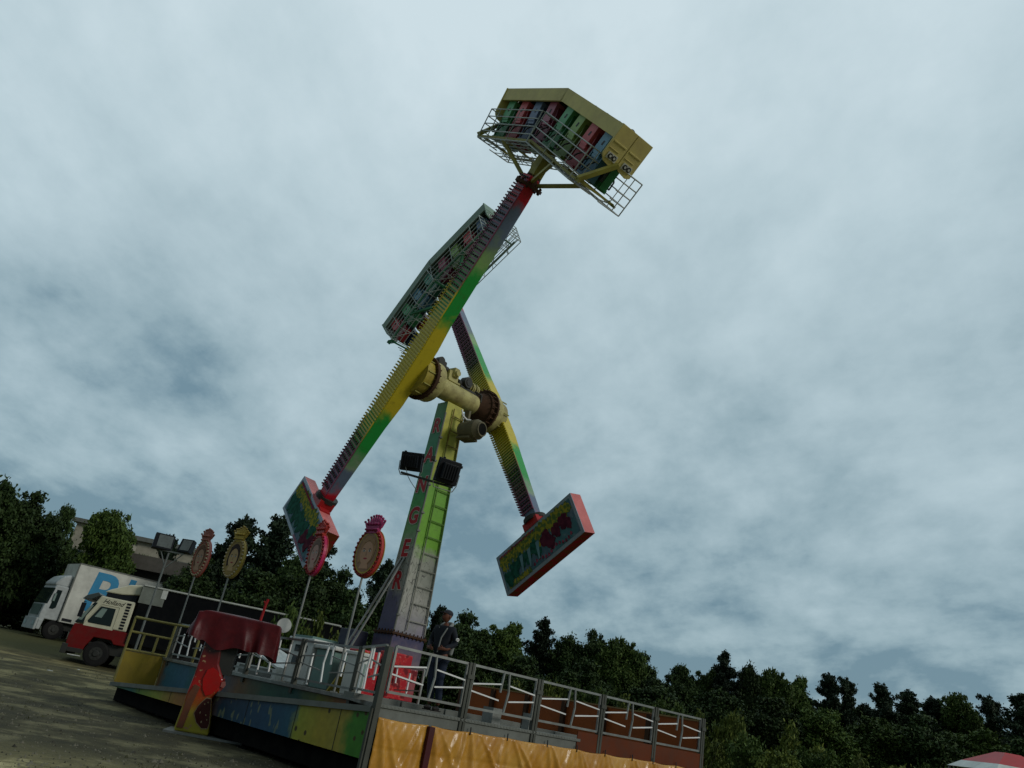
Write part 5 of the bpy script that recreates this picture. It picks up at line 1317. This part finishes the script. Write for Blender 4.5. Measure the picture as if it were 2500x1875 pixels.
b = MB(); b.box((-3.6, .6, 0), (2.4, 5.5, h_ - .9)); b.build('wall', paint('brown_wall', (.06, .052, .042), .9), o, mw)
b = MB(); b.box((-4.3, .1, 0), (-4.0, .4, h_ - .9)); b.box((2.7, .1, 0), (3.0, .4, h_ - .9)); b.build('column', conc, o, mw)

# ------------------------------------------------------------------ trees
def leafmat(name, a, b_, sc_=1.0):
    m, t, p = nodes(name)
    gi = t.nodes.new('ShaderNodeNewGeometry'); oi = t.nodes.new('ShaderNodeObjectInfo')
    n = noise(t, .7 * sc_, 3)
    f = mth(t, 'ADD', mth(t, 'MULTIPLY', gi.outputs['Random Per Island'], .5), mth(t, 'MULTIPLY', n, .5))
    col = ramp(t, f, [(.2, a), (.8, b_)])
    hs = t.nodes.new('ShaderNodeHueSaturation'); t.links.new(col, hs.inputs['Color'])
    t.links.new(mth(t, 'ADD', .75, mth(t, 'MULTIPLY', oi.outputs['Random'], .5)), hs.inputs['Value'])
    t.links.new(hs.outputs[0], p.inputs['Base Color']); p.inputs['Roughness'].default_value = .7
    p.inputs['Specular IOR Level'].default_value = .2
    return m
leafD = leafmat('leaf_dark', (.014, .030, .009), (.045, .078, .018))
leafM = leafmat('leaf_mid', (.026, .052, .010), (.080, .125, .022))
leafP = leafmat('leaf_pine', (.008, .020, .010), (.024, .042, .018))
leafO = leafmat('leaf_olive', (.040, .062, .008), (.13, .16, .028))
bark = paint('bark', (.035, .028, .02), .9, 0, .4, 6)
nr_ = np.random.default_rng(3)
def clump_mesh(name, centers, radii, per, leaf, mat_, flat=1.0):
    P = []
    for c_, r_ in zip(centers, radii):
        k = int(per * (r_ / np.mean(radii)) ** 2)
        d_ = nr_.normal(size=(k, 3)); d_ /= np.linalg.norm(d_, axis=1)[:, None]
        rr = r_ * nr_.uniform(.2, 1.0, size=(k, 1)) ** .6; rr = np.where(nr_.uniform(size=(k, 1)) < .16, r_ * nr_.uniform(1.0, 1.65, size=(k, 1)), rr)
        P.append(np.array(c_) + d_ * rr * np.array([1, 1, .8]))
    P = np.concatenate(P); k = len(P)
    a = nr_.normal(size=(k, 3)); a /= np.linalg.norm(a, axis=1)[:, None]
    b_ = np.cross(a, nr_.normal(size=(k, 3))); b_ /= np.linalg.norm(b_, axis=1)[:, None]
    s_ = leaf * nr_.uniform(.6, 1.5, size=(k, 1))
    v = np.stack([P - a * s_, P - b_ * s_ * .55, P + a * s_, P + b_ * s_ * .55], 1).reshape(-1, 3)
    me = bpy.data.meshes.new(name); me.vertices.add(4 * k); me.vertices.foreach_set('co', v.ravel())
    me.loops.add(4 * k); me.loops.foreach_set('vertex_index', np.arange(4 * k)); me.polygons.add(k)
    me.polygons.foreach_set('loop_start', np.arange(0, 4 * k, 4)); me.polygons.foreach_set('loop_total', np.full(k, 4))
    me.materials.append(mat_); me.update(calc_edges=True); return me
def limbs(h, cr, cz, centers, n=10):
    b = MB(); b.cone((0, 0, -.3), (0, 0, cz * .7), .16 * h / 8, .12 * h / 8, n=8); b.cone((0, 0, cz * .7), (.1, 0, cz + .25 * h), .12 * h / 8, .04, n=7)
    for c_ in list(centers)[:n]:
        z0 = cz * .6 + random.uniform(0, .3) * h * .5; b.cone((0, 0, z0), c_, .05 * h / 8, .015, n=5)
    return b
TREES = []
def decid(seed, h=8.0, w=5.6, leafm=None, per=210, leaf=.115):
    rnd = random.Random(seed); cs, rs = [], []
    sub = [(0, 0, h * .40, w * .44), (0, 0, h * .62, w * .36)]
    for k in range(9):
        a = k * 2.4 + rnd.uniform(-.4, .4); rr = w * rnd.uniform(.10, .34); z = h * rnd.uniform(.30, .84) - rr * .35
        sub.append((math.cos(a) * rr, math.sin(a) * rr, z, w * rnd.uniform(.15, .24)))
    sub.append((rnd.uniform(-.12, .12) * w, 0, h * .86, w * .14))
    for sx_, sy_, sz_, sr in sub:
        for _ in range(int(14 * (sr / w / .2) ** 1.6)):
            a = rnd.uniform(0, 6.28); e = rnd.uniform(-.8, 1); q = rnd.uniform(.65, 1.05) * sr; g_ = math.sqrt(max(0, 1 - e * e))
            z = sz_ + e * q
            if z > h * .98 or z < .5: continue
            cs.append((sx_ + math.cos(a) * g_ * q, sy_ + math.sin(a) * g_ * q, z)); rs.append(rnd.uniform(.32, .66))
        for _ in range(4):
            a = rnd.uniform(0, 6.28); cs.append((sx_ + math.cos(a) * sr * 1.1, sy_ + math.sin(a) * sr * 1.1, min(h, sz_ + sr * rnd.uniform(.2, 1.0)))); rs.append(rnd.uniform(.16, .28))
    return clump_mesh('crown', cs, rs, per, leaf, leafm), limbs(h, w / 2, h * .35, cs, 12)
def pine(seed, h=9.0, w=4.2, per=70, leaf=.10):
    rnd = random.Random(seed); cs, rs = [], []
    z = h * .08; lean = rnd.uniform(-.03, .03)
    while z < h * .96:
        f = (z / h); R0 = w / 2 * (1 - f) ** .55 * rnd.uniform(.6, 1.35) + .25
        for k in range(rnd.randint(5, 8)):
            a = rnd.uniform(0, 6.28); L_ = R0 * rnd.uniform(.35, 1.15); dz = rnd.uniform(-.25, .25)
            for q in (.25, .5, .75, 1.0): cs.append((math.cos(a) * L_ * q + lean * z, math.sin(a) * L_ * q, z + dz + .30 * q * q * L_)); rs.append(rnd.uniform(.20, .40) * (1.15 - .5 * q * f))
        z += h * .045
    cs.append((lean * h, 0, h)); rs.append(.14); cs.append((lean * h, 0, h * .975)); rs.append(.2)
    return clump_mesh('crown', cs, rs, per, leaf, leafP), limbs(h, w / 2, h * .6, cs[::9], 20)
def bushm(seed, leafm, h=2.6, w=3.2, per=170):
    rnd = random.Random(seed); cs, rs = [], []
    for _ in range(30):
        a = rnd.uniform(0, 6.28); r = rnd.uniform(0, 1) ** .5 * w / 2; z = rnd.uniform(.1, 1) * h * (1 - .5 * (r / (w / 2)) ** 2); cs.append((r * math.cos(a), r * math.sin(a), z)); rs.append(rnd.uniform(.25, .5))
    return clump_mesh('crown', cs, rs, per, .085, leafm), limbs(h, w / 2, h * .3, cs, 6)
protos = {}
def getp(kind, i):
    k = (kind, i)
    if k not in protos:
        if kind == 'dark': cm, tb = decid(10 + i, leafm=leafD)
        elif kind == 'mid': cm, tb = decid(30 + i, leafm=leafM)
        elif kind == 'pine': cm, tb = pine(50 + i)
        elif kind == 'bush': cm, tb = bushm(70 + i, leafO)
        elif kind == 'dbush': cm, tb = bushm(90 + i, leafM)
        tm = tb.build('trunk', bark); tmd = tm.data; bpy.data.objects.remove(tm)
        protos[k] = (cm, tmd)
    return protos[k]
KINDS = {'dark': ('tree', 8.2, 'dark leafy tree'), 'mid': ('tree', 8.2, 'green leafy tree'), 'pine': ('pine_tree', 9.0, 'dark pine tree'), 'bush': ('shrub', 2.9, 'yellowish green shrub'), 'dbush': ('shrub', 2.9, 'dark green shrub')}
def tree(kind, i, px, pytop, Y, wpx, label, group=None):
    nm, hh, _ = KINDS[kind]; top = at(px, pytop, Y); x, y = top.x, Y
    z0 = gz(x, y) - .1; s = (top.z - z0) / hh
    base_w = {'dark': 5.0, 'mid': 5.0, 'pine': 2.9, 'bush': 3.3, 'dbush': 3.3}[kind]
    sw = (wpx / FPX * Y * .95) / base_w
    cm, tmd = getp(kind, i)
    o = bpy.data.objects.new(nm, None); o.empty_display_size = .3
    mw = Matrix.Translation((x, y, z0)) @ Matrix.Rotation(random.uniform(0, 6.28), 4, 'Z') @ Matrix.Diagonal((sw, sw, s, 1))
    link(o, None, mw); tag(o, label, 'shrub' if 'bush' in kind else 'tree', group)
    link(bpy.data.objects.new('crown', cm), o, mw); link(bpy.data.objects.new('trunk', tmd), o, mw)
TL_ = [
 ('dark', 0, 15, 1165, 50, 170, 'dark leafy tree at the left edge of the wood'),
 ('dark', 1, 120, 1200, 52, 150, 'dark round topped tree second from the left edge'),
 ('dark', 2, 180, 1222, 54, 85, 'dark leafy tree left of the pale beige building'),
 ('mid', 0, 305, 1236, 50, 130, 'green tree between the pale beige building and the lamp mast'),
 ('mid', 1, 45, 1300, 54, 150, 'low green tree behind the white truck bonnet'),
 ('dark', 3, 160, 1330, 55, 170, 'dark leafy tree right behind the white truck cab'),
 ('dark', 0, 300, 1345, 56, 150, 'dark leafy tree above the white cargo box'),
 ('dark', 1, 245, 1330, 58, 120, 'dark leafy tree below the pale beige building'),
 ('mid', 0, 355, 1345, 58, 90, 'green tree left below the concrete shelter roof'),
 ('pine', 2, 560, 1330, 47, 110, 'dark pine behind the crown of the golden sign'),
 ('dark', 2, 500, 1345, 45, 130, 'dark leafy tree between the two left portrait signs'),
 ('dark', 0, 725, 1350, 45, 130, 'dark leafy tree below the slanted counterweight box'),
 ('dark', 3, 850, 1385, 45, 120, 'dark leafy tree behind the sign with magenta crown'),
 ('dark', 1, 950, 1440, 43, 130, 'dark leafy tree just left of the tower foot'),
 ('pine', 0, 425, 1308, 60, 60, 'small pine behind the lamp mast'),
 ('dark', 1, 540, 1335, 50, 130, 'dark leafy tree behind the golden portrait sign'),
 ('pine', 1, 607, 1262, 46, 110, 'tall dark pine right of the golden portrait sign'),
 ('pine', 2, 690, 1262, 46, 120, 'tall dark pine left of the slanted counterweight box'),
 ('pine', 0, 790, 1290, 48, 110, 'dark pine right of the slanted counterweight box'),
 ('dark', 2, 640, 1380, 42, 190, 'dark leafy tree behind the dark trailer roof rail'),
 ('dark', 3, 770, 1370, 43, 190, 'dark leafy tree behind the two right portrait signs'),
 ('dark', 0, 480, 1390, 43, 150, 'dark leafy tree right of the concrete shelter'),
 ('pine', 1, 945, 1370, 44, 90, 'dark pine left behind the tower brace'),
 ('dark', 1, 880, 1440, 42, 150, 'dark leafy tree behind the diagonal brace'),
 ('dark', 2, 1030, 1400, 45, 90, 'narrow dark tree peeking out right of the tower foot'),
 ('pine', 2, 1080, 1480, 55, 60, 'spindly dark tree above the head of the person'),
 ('dark', 3, 1150, 1492, 46, 150, 'dark leafy tree right of the person'),
 ('mid', 1, 1245, 1508, 47, 120, 'green tree second to the right of the person'),
 ('pine', 3, 1330, 1508, 48, 70, 'thin open crowned tree above the middle rail panels'),
 ('dark', 0, 1395, 1545, 48, 110, 'dark tree just right of the thin open tree'),
 ('dark', 1, 1450, 1530, 48, 110, 'dark round tree above the third rail panel'),
 ('mid', 0, 1515, 1545, 47, 120, 'green leafy tree above the fourth rail panel'),
 ('dark', 3, 1580, 1590, 49, 90, 'small dark tree before the dip in the tree line'),
 ('dark', 2, 1665, 1612, 50, 110, 'dark tree above the right end of the rail'),
 ('mid', 1, 1735, 1620, 51, 90, 'green tree left of the tallest right hand pine'),
 ('pine', 3, 1770, 1590, 50, 80, 'tallest pine in the right half of the wood'),
 ('dark', 0, 1830, 1615, 50, 80, 'dark tree right of the tallest right hand pine'),
 ('mid', 0, 1885, 1620, 50, 90, 'green tree with a pointed tip right of the dark pine pair'),
 ('mid', 1, 1945, 1640, 52, 90, 'feathery green tree at the start of the far right group'),
 ('pine', 0, 2025, 1645, 54, 75, 'pine in the far right group, first from the left'),
 ('pine', 1, 2068, 1655, 54, 65, 'pine in the far right group, second from the left'),
 ('pine', 2, 2150, 1670, 55, 80, 'pine in the far right group, third from the left'),
 ('pine', 3, 2215, 1685, 55, 90, 'spreading pine in the middle of the far right group'),
 ('pine', 0, 2275, 1702, 57, 80, 'pointed low pine in the far right group'),
 ('mid', 0, 2345, 1680, 56, 100, 'reddish green round tree in the far right group'),
 ('pine', 1, 2415, 1700, 56, 80, 'pine just left of the last tree on the right edge'),
 ('pine', 2, 2490, 1695, 52, 110, 'dark pine at the right edge of the picture'),
 ('dark', 0, 1960, 1690, 60, 170, 'dark leafy tree far back under the feathery tree'),
 ('dark', 2, 2110, 1715, 62, 180, 'dark leafy tree far back between the third pine and its neighbour'),
 ('dark', 3, 2300, 1735, 62, 190, 'dark leafy tree far back left of the reddish tree'),
 ('dark', 0, 2420, 1755, 62, 180, 'dark leafy tree far back near the right edge'),
 ('dark', 1, 1550, 1600, 60, 150, 'dark leafy tree far back behind the fourth rail panel'),
 ('dark', 2, 1700, 1650, 60, 150, 'dark leafy tree far back in the dip of the tree line'),
 ('dark', 1, 1110, 1560, 42, 150, 'low dark tree directly behind the person'),
 ('dark', 2, 1290, 1590, 43, 150, 'low dark tree behind the second rail panel'),
 ('dark', 3, 1440, 1610, 43, 150, 'low dark tree behind the third rail panel'),
 ('dark', 1, 1600, 1650, 44, 160, 'low dark tree behind the fourth rail panel'),
 ('dark', 0, 1760, 1680, 44, 160, 'low dark tree right of the platform end'),
 ('dark', 2, 1880, 1690, 45, 150, 'broad dark tree beyond the platform end'),
 ('mid', 1, 2010, 1720, 45, 150, 'low green tree under the two far right pines'),
 ('mid', 0, 2130, 1740, 46, 160, 'low green tree in the lower right corner, left one'),
 ('dark', 3, 2250, 1740, 45, 170, 'black green tree standing nearer in the lower right corner'),
 ('mid', 1, 2380, 1770, 45, 170, 'low green tree near the tent roof'),
 ('dark', 2, 2490, 1790, 46, 150, 'low dark tree at the lower right edge'),
]
GT = 'trees of the wood behind the fairground'
for a_ in TL_: tree(a_[0], a_[1], a_[2], a_[3], a_[4], a_[5], a_[6], GT)
BL_ = [(735, 1430, 30, 120), (815, 1455, 30, 120), (860, 1500, 36, 90), (1200, 1625, 36, 110), (1290, 1640, 36, 110), (1370, 1620, 36, 110), (1440, 1630, 36, 100), (1510, 1660, 36, 110), (1580, 1680, 36, 100), (1640, 1670, 36, 110),
       (1710, 1700, 36, 110), (1780, 1690, 35, 110), (1830, 1760, 33, 120), (1740, 1780, 32, 110), (1900, 1800, 32, 130), (1990, 1790, 34, 130), (2080, 1810, 34, 140), (2180, 1830, 34, 140), (2290, 1830, 34, 150), (2400, 1830, 36, 150), (70, 1440, 58, 170), (0, 1450, 57, 160), (1950, 1730, 38, 130), (1560, 1740, 33, 120), (1640, 1760, 32, 120)]
where = ['behind the third portrait sign pole', 'behind the fourth portrait sign pole', 'left of the tower foot', 'behind the first rail panel', 'behind the second rail panel', 'behind the third rail panel, left one', 'behind the third rail panel, right one',
         'behind the fourth rail panel, left one', 'behind the fourth rail panel, right one', 'behind the last rail panel, left one', 'behind the last rail panel, right one', 'just beyond the right end of the rail', 'beyond the platform end, brightest one', 'beside the end post of the rail',
         'beyond the platform end near the bottom edge', 'in the lower right, first from the left', 'in the lower right, second from the left', 'in the lower right, third from the left', 'in the lower right, fourth from the left', 'in front of the right edge trees', 'behind the white truck cab at the left', 'at the left edge behind the grass', 'under the feathery tree', 'low behind the fourth rail panel', 'low behind the last rail panel']
for i, (px, py, Y, w) in enumerate(BL_):
    tree('bush' if i % 3 else 'dbush', i % 3, px, py, Y, w, ('yellowish green' if i % 3 else 'dark green') + ' shrub ' + where[i], 'shrubs at the foot of the wood')

# tent roof at the lower right
tc_ = at(2462, 1862, 26); mw = Matrix.Translation((tc_.x, tc_.y, gz(tc_.x, tc_.y)))
tn_ = thing('market_tent', 'small tent with red upper and white lower roof at the lower right corner', 'tent', mw)
zt = at(2440, 1836, 26).z - gz(tc_.x, tc_.y)
b = MB()
def ringp(r, z): return [(-r, -r, z), (r, -r, z), (r, r, z), (-r, r, z)]
A_ = ringp(.25, zt); B_ = ringp(.95, zt - .40); C_ = ringp(1.25, zt - .62)
b.add(A_ + B_ + C_, [(0, 1, 2, 3)] + [(i, (i + 1) % 4, 4 + (i + 1) % 4, 4 + i) for i in range(4)], 0); b.add(A_ + B_ + C_, [(4 + i, 4 + (i + 1) % 4, 8 + (i + 1) % 4, 8 + i) for i in range(4)], 1)
b.build('roof', [M['red'], M['white']], tn_, mw)
b = MB()
for sx in (-1, 1):
    for sy in (-1, 1): b.beam((sx * 1.2, sy * 1.2, 0), (sx * 1.2, sy * 1.2, zt - .61), .06)
b.build('frame', M['pipe'], tn_, mw)
